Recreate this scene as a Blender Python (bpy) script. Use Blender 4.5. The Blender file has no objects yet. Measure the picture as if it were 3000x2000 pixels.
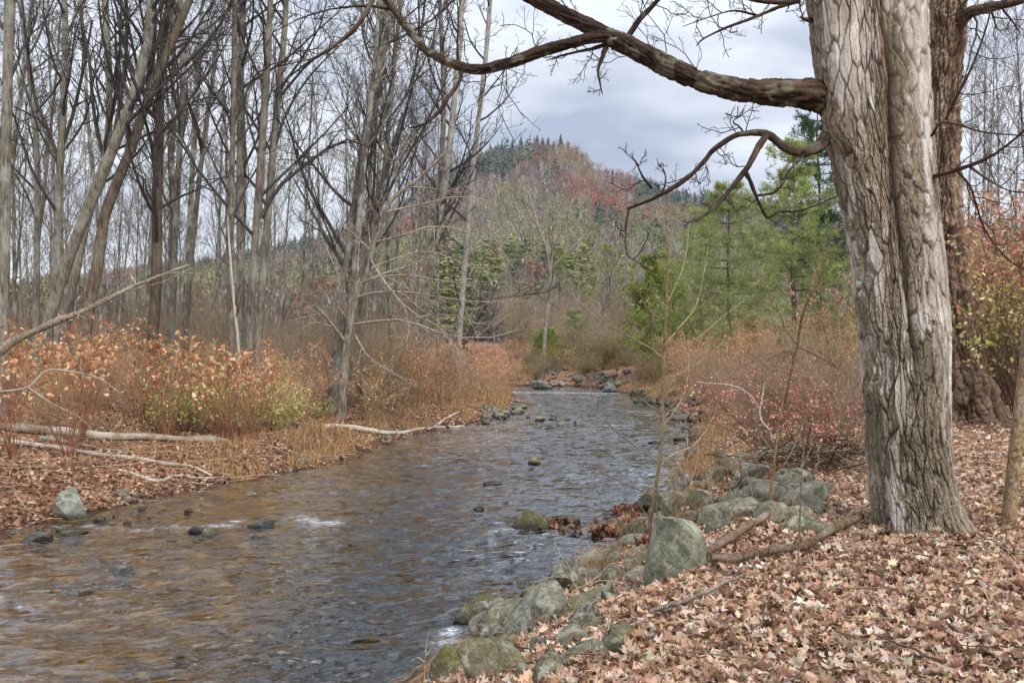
import bpy, math
import numpy as np
from math import radians

rng = np.random.default_rng(11)
SC = bpy.context.scene
COL = SC.collection

# ------------------------------------------------------------------ camera, world, sun, exposure
H, F = 2.7, 2598.0                      # eye height over the water, focal length in photo pixels (3000 wide)
cam = bpy.data.cameras.new('camera')
cam.sensor_width = 36.0
cam.lens = 36.0 * F / 3000.0
cam.clip_start, cam.clip_end = 0.05, 4000.0
cam_ob = bpy.data.objects.new('camera', cam)
COL.objects.link(cam_ob)
cam_ob.location = (0, 0, H)
cam_ob.rotation_euler = (radians(90), 0, 0)
SC.camera = cam_ob

SUN_EL, SUN_AZ = 48.0, 150.0            # azimuth measured clockwise from +Y (the view direction): behind, to the right
sun = bpy.data.lights.new('sun', 'SUN')
sun.energy = 1.5
sun.angle = radians(10)
sun.color = (1.0, 0.95, 0.88)
sun_ob = bpy.data.objects.new('sun', sun)
COL.objects.link(sun_ob)
sun_ob.rotation_euler = (radians(90 - SUN_EL), 0, radians(180 - SUN_AZ))

W = bpy.data.worlds.new('World')
SC.world = W
W.use_nodes = True
wn, wl = W.node_tree.nodes, W.node_tree.links
wn.clear()
w_out = wn.new('ShaderNodeOutputWorld')
w_sky = wn.new('ShaderNodeTexSky')
w_sky.sky_type = 'NISHITA'
w_sky.sun_disc = False
w_sky.sun_elevation = radians(SUN_EL)
w_sky.sun_rotation = radians(SUN_AZ)
w_b1 = wn.new('ShaderNodeBackground')
w_b1.inputs['Strength'].default_value = 0.10
wl.new(w_sky.outputs[0], w_b1.inputs['Color'])
w_tc = wn.new('ShaderNodeTexCoord')
w_map = wn.new('ShaderNodeMapping')
w_map.inputs['Scale'].default_value = (1.0, 1.0, 2.6)
w_map.inputs['Location'].default_value = (0.35, 0.0, 0.1)
wl.new(w_tc.outputs['Generated'], w_map.inputs['Vector'])
w_ns = wn.new('ShaderNodeTexNoise')
w_ns.inputs['Scale'].default_value = 2.6
w_ns.inputs['Detail'].default_value = 7.0
w_ns.inputs['Roughness'].default_value = 0.52
w_ns.inputs['Distortion'].default_value = 0.3
wl.new(w_map.outputs[0], w_ns.inputs['Vector'])
w_rp = wn.new('ShaderNodeValToRGB')
w_rp.color_ramp.elements[0].position = 0.42
w_rp.color_ramp.elements[0].color = (0.275, 0.315, 0.405, 1)
w_rp.color_ramp.elements[1].position = 0.57
w_rp.color_ramp.elements[1].color = (0.60, 0.63, 0.685, 1)
wl.new(w_ns.outputs[0], w_rp.inputs[0])
w_sep = wn.new('ShaderNodeSeparateXYZ')
wl.new(w_tc.outputs['Generated'], w_sep.inputs[0])
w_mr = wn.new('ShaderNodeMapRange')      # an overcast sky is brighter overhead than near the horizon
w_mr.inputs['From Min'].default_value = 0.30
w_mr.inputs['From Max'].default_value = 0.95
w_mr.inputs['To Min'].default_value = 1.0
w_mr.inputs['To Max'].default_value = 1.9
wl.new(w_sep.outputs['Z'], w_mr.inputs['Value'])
w_hz = wn.new('ShaderNodeMapRange')      # thinner, paler cloud low down
w_hz.inputs['From Min'].default_value = 0.06
w_hz.inputs['From Max'].default_value = 0.20
w_hz.inputs['To Min'].default_value = 0.85
w_hz.inputs['To Max'].default_value = 0.0
wl.new(w_sep.outputs['Z'], w_hz.inputs['Value'])
w_pale = wn.new('ShaderNodeMix')
w_pale.data_type = 'RGBA'
wl.new(w_hz.outputs[0], w_pale.inputs[0])
wl.new(w_rp.outputs[0], w_pale.inputs[6])
w_pale.inputs[7].default_value = (0.585, 0.615, 0.665, 1)
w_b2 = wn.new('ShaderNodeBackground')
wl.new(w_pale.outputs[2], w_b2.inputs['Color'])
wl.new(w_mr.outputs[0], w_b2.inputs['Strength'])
w_mix = wn.new('ShaderNodeMixShader')
w_mix.inputs[0].default_value = 0.9
wl.new(w_b1.outputs[0], w_mix.inputs[1])
wl.new(w_b2.outputs[0], w_mix.inputs[2])
wl.new(w_mix.outputs[0], w_out.inputs['Surface'])

SC.view_settings.view_transform = 'Standard'
SC.view_settings.look = 'None'
SC.view_settings.gamma = 1.0
SC.view_settings.exposure = 0.78
SC.render.engine = 'CYCLES'
SC.cycles.max_bounces = 8
SC.cycles.diffuse_bounces = 2
SC.cycles.transparent_max_bounces = 12
SC.cycles.use_denoising = True
SC.cycles.denoiser = 'OPENIMAGEDENOISE'
SC.cycles.denoising_input_passes = 'RGB_ALBEDO_NORMAL'
SC.cycles.denoising_prefilter = 'ACCURATE'

# ------------------------------------------------------------------ helpers
def lin(r, g, b):
    f = lambda c: c / 12.92 if c <= 0.04045 else ((c + 0.055) / 1.055) ** 2.4
    return np.array([f(r / 255.0), f(g / 255.0), f(b / 255.0)])

def sstep(a, b, x):
    t = np.clip((np.asarray(x, float) - a) / (b - a), 0, 1)
    return t * t * (3 - 2 * t)

def _h(ix, iy, iz, seed):
    with np.errstate(over='ignore'):
        n = ix.astype(np.uint32) * np.uint32(374761393) + iy.astype(np.uint32) * np.uint32(668265263) \
            + iz.astype(np.uint32) * np.uint32(2147483647) + np.uint32((seed * 974634777 + 12345) & 0xffffffff)
        n = (n ^ (n >> np.uint32(13))) * np.uint32(1274126177)
        n = (n ^ (n >> np.uint32(16))) * np.uint32(2246822519)
        n = n ^ (n >> np.uint32(15))
    return n.astype(np.float64) / 4294967295.0

def vnoise(x, y, z=0.0, seed=0):
    x, y, z = np.broadcast_arrays(np.asarray(x, float), np.asarray(y, float), np.asarray(z, float))
    ix, iy, iz = np.floor(x).astype(np.int64), np.floor(y).astype(np.int64), np.floor(z).astype(np.int64)
    fx, fy, fz = x - ix, y - iy, z - iz
    fx, fy, fz = fx * fx * (3 - 2 * fx), fy * fy * (3 - 2 * fy), fz * fz * (3 - 2 * fz)
    r = 0
    for dx in (0, 1):
        for dy in (0, 1):
            for dz in (0, 1):
                w = (fx if dx else 1 - fx) * (fy if dy else 1 - fy) * (fz if dz else 1 - fz)
                r = r + w * _h(ix + dx, iy + dy, iz + dz, seed)
    return r * 2 - 1

def fbm(x, y, z=0.0, seed=0, octv=4, gain=0.5):
    r, a, f, s = 0, 1.0, 1.0, 0.0
    for o in range(octv):
        r = r + a * vnoise(np.asarray(x) * f + 13.7 * o, np.asarray(y) * f + 7.1 * o, np.asarray(z) * f, seed + o)
        s += a
        a *= gain
        f *= 2.03
    return r / s

def worley(x, y, seed=0):
    """2-D cells: nearest and second nearest distance, and a random number for the cell"""
    ix, iy = np.floor(x).astype(np.int64), np.floor(y).astype(np.int64)
    f1 = np.full(x.shape, 9.0)
    f2 = np.full(x.shape, 9.0)
    cid = np.zeros(x.shape)
    for dx in (-1, 0, 1):
        for dy in (-1, 0, 1):
            cx, cy = ix + dx, iy + dy
            h1, h2 = _h(cx, cy, cx * 0 + 1, seed), _h(cx, cy, cx * 0 + 2, seed)
            d = np.sqrt((cx + h1 - x) ** 2 + (cy + h2 - y) ** 2)
            near = d < f1
            f2 = np.where(near, f1, np.minimum(f2, d))
            cid = np.where(near, (h1 * 7.31 + h2 * 3.77) % 1.0, cid)
            f1 = np.where(near, d, f1)
    return f1, f2, cid

def mk_mesh(name, V, polys, col=None, smooth=False):
    V = np.ascontiguousarray(V, dtype=np.float32)
    me = bpy.data.meshes.new(name)
    polys = [np.asarray(p, dtype=np.int32) for p in polys if len(p)]
    nl = sum(p.size for p in polys)
    npol = sum(len(p) for p in polys)
    me.vertices.add(len(V))
    me.vertices.foreach_set('co', V.ravel())
    me.loops.add(nl)
    me.loops.foreach_set('vertex_index', np.concatenate([p.ravel() for p in polys]))
    me.polygons.add(npol)
    tot = np.concatenate([np.full(len(p), p.shape[1], np.int32) for p in polys])
    st = np.zeros(npol, np.int32)
    st[1:] = np.cumsum(tot)[:-1]
    me.polygons.foreach_set('loop_start', st)
    if smooth:
        me.polygons.foreach_set('use_smooth', np.ones(npol, bool))
    me.update(calc_edges=True)
    if col is not None:
        at = me.color_attributes.new('Col', 'FLOAT_COLOR', 'POINT')
        c = np.ones((len(V), 4), np.float32)
        c[:, :3] = col
        at.data.foreach_set('color', c.ravel())
    return me

def obj(name, me, mat, parent=None, color=None):
    o = bpy.data.objects.new(name, me)
    if mat is not None and me is not None and not me.materials:
        me.materials.append(mat)
    COL.objects.link(o)
    if parent is not None:
        o.parent = parent
    if color is not None:
        o.color = (color[0], color[1], color[2], color[3] if len(color) > 3 else 1.0)
    return o

def tag(o, label, cat, group=None):
    o['label'] = label
    o['category'] = cat
    if group:
        o['group'] = group
    return o

def struct(o, kind='structure'):
    o['kind'] = kind
    return o

def thing(name, label, cat, loc=(0, 0, 0), group=None):
    o = bpy.data.objects.new(name, None)
    COL.objects.link(o)
    o.location = loc
    o.empty_display_size = 0.2
    return tag(o, label, cat, group)

def dup(root, loc, rotz=0.0, scale=1.0, label=None, group=None, color=None, tilt=(0, 0)):
    c = root.copy()
    COL.objects.link(c)
    c.location = loc
    c.rotation_euler = (tilt[0], tilt[1], rotz)
    c.scale = (scale, scale, scale) if np.isscalar(scale) else scale
    if label:
        c['label'] = label
    if group:
        c['group'] = group
    for ch in list(root.children):
        d = ch.copy()
        COL.objects.link(d)
        d.parent = c
        if color is not None:
            d.color = (color[0], color[1], color[2], color[3] if len(color) > 3 else d.color[3])
    return c

class Acc:
    """collects pieces of one mesh"""
    def __init__(s):
        s.V, s.P, s.C, s.n = [], [], [], 0
    def add(s, V, polys, col=None):
        V = np.asarray(V, float).reshape(-1, 3)
        for p in polys:
            if len(p):
                s.P.append(np.asarray(p) + s.n)
        s.V.append(V)
        c = np.zeros((len(V), 3)) + (0.5 if col is None else np.asarray(col))
        s.C.append(c)
        s.n += len(V)
        return s
    def mesh(s, name, smooth=False):
        ks = sorted({p.shape[1] for p in s.P})
        pol = [np.concatenate([p for p in s.P if p.shape[1] == k]) for k in ks]
        return mk_mesh(name, np.concatenate(s.V), pol, np.concatenate(s.C), smooth)

def nrm(v):
    return v / (np.linalg.norm(v, axis=-1, keepdims=True) + 1e-12)

def tubes(paths, radii, sides=5, cap=False):
    """a batch of tapered tubes: paths (B,K,3), radii (B,K)"""
    paths = np.asarray(paths, float)
    radii = np.asarray(radii, float)
    if paths.ndim == 2:
        paths, radii = paths[None], radii[None]
    B, K, _ = paths.shape
    T = np.empty_like(paths)
    T[:, 1:-1] = paths[:, 2:] - paths[:, :-2]
    T[:, 0] = paths[:, 1] - paths[:, 0]
    T[:, -1] = paths[:, -1] - paths[:, -2]
    T = nrm(T)
    mean = nrm(paths[:, -1] - paths[:, 0])
    ax = np.eye(3)[np.argmin(np.abs(mean), axis=1)]
    N1 = nrm(np.cross(T, ax[:, None, :]))
    N2 = np.cross(T, N1)
    a = np.arange(sides) * 2 * np.pi / sides
    V = paths[:, :, None, :] + radii[:, :, None, None] * (np.cos(a)[None, None, :, None] * N1[:, :, None, :] + np.sin(a)[None, None, :, None] * N2[:, :, None, :])
    idx = np.arange(B * K * sides).reshape(B, K, sides)
    q = np.stack([idx[:, :-1], np.roll(idx, -1, 2)[:, :-1], np.roll(idx, -1, 2)[:, 1:], idx[:, 1:]], -1).reshape(-1, 4)
    polys = [q]
    if cap:
        polys += [idx[:, 0, ::-1], idx[:, -1, :]]
    return V.reshape(-1, 3), polys

def grow(par, prad, n, t0, t1, lenf, ang, K=5, wig=0.18, up=0.05, rfac=0.55, rmin=0.003, taper=0.85, L=None, R=rng):
    """a level of branches on parent paths"""
    B, K0, _ = par.shape
    t = t0 + (t1 - t0) * (np.arange(n)[None] + R.random((B, n))) / n
    f = np.clip(t * (K0 - 1), 0, K0 - 1.001)
    i = f.astype(int)
    w = (f - i)[..., None]
    bi = np.arange(B)[:, None]
    p0, p1 = par[bi, i], par[bi, i + 1]
    pos = p0 * (1 - w) + p1 * w
    tan = nrm(p1 - p0)
    r0 = (prad[bi, i] * (1 - w[..., 0]) + prad[bi, i + 1] * w[..., 0]) * rfac
    Lp = np.linalg.norm(np.diff(par, axis=1), axis=2).sum(1)[:, None] if L is None else L
    perp = R.normal(size=(B, n, 3))
    perp = nrm(perp - (perp * tan).sum(-1, keepdims=True) * tan)
    a = np.radians(ang) * R.uniform(0.7, 1.3, (B, n))[..., None]
    d = np.cos(a) * tan + np.sin(a) * perp
    ln = Lp * lenf * (1 - 0.55 * (t - t0) / max(t1 - t0, 1e-6)) * R.uniform(0.6, 1.25, (B, n))
    M = B * n
    d, pos, ln, r0 = d.reshape(M, 3), pos.reshape(M, 3), ln.reshape(M), r0.reshape(M)
    out = np.empty((M, K, 3))
    out[:, 0] = pos
    for k in range(1, K):
        d = nrm(d + R.normal(size=(M, 3)) * wig + np.array([0, 0, up]))
        pos = pos + d * (ln / (K - 1))[:, None]
        out[:, k] = pos
    rad = np.maximum(r0[:, None] * (1 - taper * np.linspace(0, 1, K))[None], rmin)
    return out, rad

def spline(pts, n):
    """Catmull-Rom through points -> n points (any dimension)"""
    P = np.asarray(pts, float)
    P = np.vstack([2 * P[0] - P[1], P, 2 * P[-1] - P[-2]])
    m = len(P) - 3
    u = np.linspace(0, m - 1e-6, n)
    i = u.astype(int)
    t = (u - i)[:, None]
    a, b, c, d = P[i], P[i + 1], P[i + 2], P[i + 3]
    return 0.5 * (2 * b + (c - a) * t + (2 * a - 5 * b + 4 * c - d) * t * t + (3 * b - a - 3 * c + d) * t ** 3)

def ray(px, py, Y):
    """the point at distance Y that the photo shows at pixel (px, py)"""
    return np.array([(px - 1500) / F * Y, Y, H - (py - 1000) / F * Y])

# ------------------------------------------------------------------ terrain
STREAM = np.array([(-16, -8), (-11.5, 4), (-9.4, 9), (-7.3, 12.5), (-6.6, 13.5), (-5.8, 15.9), (-4.05, 18.9), (-2.75, 25.5), (-1.36, 28.7),
                   (-0.1, 33), (0.25, 40), (0.1, 46), (-2, 48), (-12, 49), (-60, 46), (-60, 52), (-12, 54.5), (0, 54), (3.4, 53.2), (5.0, 51.5), (5.9, 45.5),
                   (6.3, 35.2), (6.3, 28.7), (5.2, 25.0), (3.6, 19), (2.75, 15.6), (1.75, 12.3), (1.1, 10.9), (0.45, 9.9), (-0.1, 8.4), (-0.85, 6.8), (-2.3, 4.2), (-5, 0), (-9, -8)], float)
CEN_Y = [-8, 4, 10, 16, 25, 33, 45, 50]
CEN_X = [-12, -6.5, -4, -1.5, 1.5, 3.2, 3.3, 3.0]

def sdist(X, Y):
    """signed distance to the stream's edge, positive on land"""
    X, Y = np.asarray(X, float), np.asarray(Y, float)
    shp = X.shape
    x, y = X.ravel(), Y.ravel()
    best = np.full(x.shape, 1e9)
    ins = np.zeros(x.shape, bool)
    P = STREAM
    for a, b in zip(P, np.roll(P, -1, 0)):
        e = b - a
        t = np.clip(((x - a[0]) * e[0] + (y - a[1]) * e[1]) / (e @ e), 0, 1)
        best = np.minimum(best, (x - a[0] - t * e[0]) ** 2 + (y - a[1] - t * e[1]) ** 2)
        c = (a[1] > y) != (b[1] > y)
        ins ^= c & (x < (b[0] - a[0]) * (y - a[1]) / (b[1] - a[1] + 1e-12) + a[0])
    return (np.where(ins, -1, 1) * np.sqrt(best)).reshape(shp)

RIDGE_PX = np.array([-4000, -1500, 0, 574, 957, 1096, 1250, 1400, 1446, 1548, 1644, 1700, 1740, 1861, 1957, 2150, 2424, 2700, 3000, 4500, 7000.])
RIDGE_PY = np.array([960, 940, 880, 800, 730, 670, 575, 490, 472, 456, 462, 486, 528, 560, 598, 625, 665, 690, 700, 800, 900.])
YH = 700.0

def hill_z(X, Y):
    px = 1500 + np.asarray(X) / np.maximum(np.asarray(Y), 60) * F
    top = H + (1000 - np.interp(px, RIDGE_PX, RIDGE_PY)) / F * YH
    s = np.clip((np.asarray(Y) - 140) / (YH - 140), 0, 1.0)
    back = 1 - 0.35 * sstep(YH, YH + 260, Y)
    return top * s ** 1.25 * back

def zt(X, Y):
    X, Y = np.asarray(X, float), np.asarray(Y, float)
    d = sdist(X, Y) + 0.22 * vnoise(X * 1.1, Y * 1.1, 0, 3) + 0.10 * vnoise(X * 3.1, Y * 3.1, 0, 4)
    xc = np.interp(Y, CEN_Y, CEN_X)
    right = sstep(-0.5, 0.5, X - xc) * sstep(56, 50, Y)
    far = sstep(50, 53.5, Y) * sstep(-30, -4, X)
    left = np.clip(1 - right - far, 0, 1)
    zl = 0.42 * sstep(-0.05, 1.3, d) + 0.55 * sstep(1, 9, d)
    zr = 0.30 * sstep(-0.05, 0.5, d) + 0.85 * sstep(0.3, 2.5, d) + 2.4 * sstep(26, 66, Y) * sstep(1, 9, d)
    zf = 0.5 * sstep(-0.05, 1.6, d) + 1.0 * sstep(1, 9, d) + 1.0 * sstep(5, 17, d)
    dl = X - np.interp(Y, [4, 7, 10, 13, 16, 20, 25, 30, 45], [-4.2, -2.8, -2.5, -2.6, -2.6, -2.3, -1.5, .3, 1.6])
    bed = -0.13 * sstep(0.0, 1.0, -d) - 0.52 * sstep(-1.5, 1.4, dl) * sstep(0, 1.5, -d) - 0.05
    land = left * zl + right * zr + far * zf
    bump = 0.05 * fbm(X * 0.9, Y * 0.9, 0, 9, 3) + 0.018 * fbm(X * 4, Y * 4, 0, 21, 2)
    z = np.where(d > 0, land + bump * sstep(0, 0.8, d), np.minimum(bed + 0.06 * vnoise(X * 2.2, Y * 2.2, 0, 8), -0.03))
    k = sstep(-0.12, 0.12, d)
    z = k * (land + bump * sstep(0, 0.8, d)) + (1 - k) * (bed + 0.05 * vnoise(X * 2.2, Y * 2.2, 0, 8))
    return z + hill_z(X, Y)

def gpt(px, py, zoff=0.0):
    """where the view ray through a photo pixel meets the ground"""
    Ys = np.concatenate([np.arange(2.0, 60, 0.04), np.arange(60, 140, 0.4)])
    p = np.stack([(px - 1500) / F * Ys, Ys, H - (py - 1000) / F * Ys], 1)
    g = np.maximum(zt(p[:, 0], p[:, 1]), 0.0) + zoff
    hit = np.nonzero(p[:, 2] <= g)[0]
    k = hit[0] if len(hit) else len(Ys) - 1
    return p[k]

def axis(lo, hi, d0, c0, c1, grow_):
    """coordinates with spacing d0 between c0 and c1, growing outward"""
    mid = list(np.arange(c0, c1, d0))
    up, d, v = [], d0, c1
    while v < hi:
        up.append(v)
        d *= grow_
        v += d
    up.append(hi)
    dn, d, v = [], d0, c0 - d0
    while v > lo:
        dn.append(v)
        d *= grow_
        v -= d
    dn.append(lo)
    return np.array(dn[::-1] + mid + up)

def grid_mesh(name, xs, ys, zfun, smooth=True):
    X, Y = np.meshgrid(xs, ys)
    Z = zfun(X, Y)
    nx, ny = len(xs), len(ys)
    idx = np.arange(nx * ny).reshape(ny, nx)
    q = np.stack([idx[:-1, :-1], idx[:-1, 1:], idx[1:, 1:], idx[1:, :-1]], -1).reshape(-1, 4)
    return mk_mesh(name, np.stack([X, Y, Z], -1).reshape(-1, 3), [q], None, smooth)

# ------------------------------------------------------------------ materials
class NT:
    def __init__(s, name):
        s.m = bpy.data.materials.new(name)
        s.m.use_nodes = True
        s.t = s.m.node_tree
        s.t.nodes.clear()
        s.out = s.t.nodes.new('ShaderNodeOutputMaterial')
    def n(s, typ, ins=None, **props):
        nd = s.t.nodes.new('ShaderNode' + typ)
        for k, v in props.items():
            setattr(nd, k, v)
        for k, v in (ins or {}).items():
            s.set(nd.inputs[k], v)
        return nd
    def set(s, sock, v):
        if isinstance(v, bpy.types.NodeSocket):
            s.t.links.new(v, sock)
        elif isinstance(v, (tuple, list, np.ndarray)) and sock.type == 'RGBA':
            sock.default_value = tuple(v[:3]) + (1.0,)
        elif isinstance(v, (tuple, list, np.ndarray)):
            sock.default_value = tuple(v)
        else:
            sock.default_value = v
    def noise(s, vec, scale, detail=4.0, rough=0.55, dist=0.0):
        return s.n('TexNoise', {'Vector': vec, 'Scale': scale, 'Detail': detail, 'Roughness': rough, 'Distortion': dist}).outputs[0]
    def ramp(s, fac, stops):
        nd = s.n('ValToRGB', {'Fac': fac})
        e = nd.color_ramp.elements
        while len(e) < len(stops):
            e.new(0.5)
        for el, (p, c) in zip(e, stops):
            el.position = p
            el.color = (c, c, c, 1) if np.isscalar(c) else tuple(c[:3]) + (1,)
        return nd.outputs[0]
    def mix(s, fac, a, b, blend='MIX'):
        nd = s.n('Mix', data_type='RGBA', blend_type=blend)
        s.set(nd.inputs[0], fac)
        s.set(nd.inputs[6], a)
        s.set(nd.inputs[7], b)
        return nd.outputs[2]
    def math(s, op, a, b=0.0, clamp=False):
        nd = s.n('Math', operation=op, use_clamp=clamp)
        s.set(nd.inputs[0], a)
        s.set(nd.inputs[1], b)
        return nd.outputs[0]
    def mapr(s, v, a, b, c=0.0, d=1.0):
        return s.n('MapRange', {'Value': v, 'From Min': a, 'From Max': b, 'To Min': c, 'To Max': d}).outputs[0]
    def mapping(s, vec, scale):
        return s.n('Mapping', {'Vector': vec, 'Scale': scale}).outputs[0]
    def bump(s, h, strength, dist):
        return s.n('Bump', {'Height': h, 'Strength': strength, 'Distance': dist}).outputs[0]
    def principled(s, color, rough=0.85, normal=None, spec=0.25):
        nd = s.n('BsdfPrincipled')
        s.set(nd.inputs['Base Color'], color)
        s.set(nd.inputs['Roughness'], rough)
        s.set(nd.inputs['Specular IOR Level'], spec)
        if normal is not None:
            s.set(nd.inputs['Normal'], normal)
        return nd.outputs[0]
    def done(s, shader):
        s.t.links.new(shader, s.out.inputs['Surface'])
        return s.m

def mat_ground():
    m = NT('ground')
    pos = m.n('NewGeometry').outputs['Position']
    sep = m.n('SeparateXYZ', {0: pos})
    vor = m.n('TexVoronoi', {'Vector': m.mapping(pos, (1, 1, 0.5)), 'Scale': 15.0, 'Randomness': 1.0})
    cellv = m.n('SeparateColor', {0: vor.outputs['Color']}).outputs[0]
    leaf = m.ramp(cellv, [(0.0, lin(88, 62, 46)), (0.45, lin(148, 110, 84)), (0.8, lin(182, 142, 114)), (1.0, lin(210, 176, 148))])
    n1 = m.noise(pos, 0.7, 5, 0.6)
    n2 = m.noise(pos, 6.0, 5, 0.6)
    soil = m.ramp(n2, [(0.3, lin(66, 52, 42)), (0.7, lin(122, 98, 76))])
    land = m.mix(m.ramp(n1, [(0.42, 0.0), (0.62, 0.55)]), leaf, soil)
    olive = m.mix(m.ramp(m.noise(pos, 0.33, 3), [(0.52, 0.0), (0.66, 0.5)]), land, lin(128, 116, 70))
    wet = m.mapr(sep.outputs['Z'], 0.0, 0.16)
    land2 = m.mix(wet, lin(50, 40, 31), olive)
    # stream bed: cobbles and silt
    v2 = m.n('TexVoronoi', {'Vector': m.mapping(pos, (1, 1, 0.2)), 'Scale': 5.5, 'Randomness': 1.0})
    c2 = m.n('SeparateColor', {0: v2.outputs['Color']}).outputs[0]
    cob = m.ramp(c2, [(0.0, lin(72, 62, 44)), (0.5, lin(140, 120, 80)), (0.85, lin(176, 156, 106)), (1.0, lin(214, 200, 150))])
    silt_and_dim = m.mix(m.ramp(m.noise(pos, 1.3, 4), [(0.38, 0.1), (0.62, 0.75)]), cob, lin(150, 126, 78))
    silt_and_dim = m.mix(m.mapr(sep.outputs['Z'], -0.22, -0.6), silt_and_dim, lin(32, 36, 38))  # light absorbed by deeper water, put into the bed colour as darkening
    bed = m.mix(m.mapr(sep.outputs['Z'], -0.02, 0.02), silt_and_dim, land2)
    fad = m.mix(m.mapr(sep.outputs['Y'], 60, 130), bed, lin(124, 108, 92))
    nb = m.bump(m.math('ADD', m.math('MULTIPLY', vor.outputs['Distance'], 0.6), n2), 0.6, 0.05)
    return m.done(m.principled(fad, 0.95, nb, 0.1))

def mat_attr(name, rough=0.8, var=0.35, scale=14.0, spec=0.2, transl=0.0):
    """colour comes from the mesh's own Col attribute, broken up by noise"""
    m = NT(name)
    at = m.n('Attribute', attribute_name='Col').outputs['Color']
    pos = m.n('NewGeometry').outputs['Position']
    nz = m.ramp(m.noise(pos, scale, 3), [(0.25, 1 - var), (0.75, 1 + var)])
    oi = m.n('ObjectInfo')
    rv = m.mapr(oi.outputs['Random'], 0, 1, 0.86, 1.12)
    c = m.mix(1.0, m.mix(1.0, at, nz, 'MULTIPLY'), m.n('CombineXYZ', {0: rv, 1: rv, 2: rv}).outputs[0], 'MULTIPLY')
    sh = m.principled(c, rough, None, spec)
    if transl:
        tr = m.n('BsdfTranslucent', {'Color': c}).outputs[0]
        sh = m.n('MixShader', {0: transl, 1: sh, 2: tr}).outputs[0]
    return m.done(sh)

def mat_bark(name='bark', zs=0.14, scale=24.0, lichen=lin(176, 178, 166)):
    """object colour times a furrow pattern; object alpha is how much pale lichen it carries"""
    m = NT(name)
    oc = m.n('TexCoord').outputs['Object']
    oi = m.n('ObjectInfo')
    st = m.noise(m.mapping(oc, (1, 1, zs)), scale, 6, 0.62, 0.4)
    blot = m.noise(oc, 2.1, 5, 0.6)
    k = m.ramp(st, [(0.34, 0.32), (0.5, 0.95), (0.66, 1.5)])
    c = m.mix(1.0, oi.outputs['Color'], k, 'MULTIPLY')
    lf = m.math('MULTIPLY', m.ramp(blot, [(0.46, 0.0), (0.62, 1.0)]), oi.outputs['Alpha'])
    c = m.mix(lf, c, lichen)
    c = m.mix(1.0, c, m.ramp(m.noise(oc, 0.8, 3), [(0.3, 0.8), (0.7, 1.15)]), 'MULTIPLY')
    return m.done(m.principled(c, 0.95, m.bump(st, 0.8, 0.02), 0.12))

def mat_rock():
    """object colour, veins and speckle, moss on what faces up (object alpha), darker where wet"""
    m = NT('rock')
    tc = m.n('TexCoord').outputs['Object']
    g = m.n('NewGeometry')
    pos = g.outputs['Position']
    oi = m.n('ObjectInfo')
    vec = m.n('VectorMath', {0: pos, 1: (0, 0, 0)}, operation='ADD').outputs[0]
    n1 = m.noise(vec, 5.0, 7, 0.65, 0.6)
    n2 = m.noise(vec, 38.0, 4, 0.7)
    n3 = m.noise(vec, 2.2, 4, 0.55)
    c = m.mix(1.0, m.mix(1.0, oi.outputs['Color'], (0.74, 0.71, 0.64), 'MULTIPLY'), m.ramp(n1, [(0.3, 0.42), (0.5, 0.95), (0.68, 1.6)]), 'MULTIPLY')
    c = m.mix(1.0, c, m.ramp(n2, [(0.3, 0.6), (0.7, 1.4)]), 'MULTIPLY')
    vein = m.ramp(m.math('ABSOLUTE', m.math('SUBTRACT', m.noise(vec, 3.1, 5, 0.6, 1.2), 0.5)), [(0.0, 1.0), (0.018, 0.0)])
    c = m.mix(m.math('MULTIPLY', vein, 0.35), c, lin(190, 188, 176))
    lich = m.ramp(m.noise(vec, 7.0, 6, 0.7, 0.8), [(0.52, 0.0), (0.60, 0.6)])
    c = m.mix(lich, c, lin(178, 178, 162))
    up = m.n('SeparateXYZ', {0: g.outputs['Normal']}).outputs['Z']
    mo = m.math('MULTIPLY', m.math('MULTIPLY', m.mapr(up, -0.1, 0.6), m.ramp(m.noise(vec, 4.2, 5, 0.6), [(0.40, 0.0), (0.58, 1.0)])), oi.outputs['Alpha'], True)
    moss = m.ramp(n2, [(0.3, lin(70, 66, 26)), (0.7, lin(118, 110, 50))])
    c = m.mix(mo, c, moss)
    wet = m.mapr(m.math('ADD', m.n('SeparateXYZ', {0: pos}).outputs['Z'], m.math('MULTIPLY', n1, -0.12)), -0.01, 0.07)
    c = m.mix(wet, m.mix(1.0, c, (0.28, 0.27, 0.25), 'MULTIPLY'), c)
    rough = m.mapr(wet, 0, 1, 0.25, 0.85)
    nb = m.bump(m.math('ADD', n1, m.math('MULTIPLY', n2, 0.25)), 0.75, 0.05)
    return m.done(m.principled(c, rough, nb, 0.3))

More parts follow.
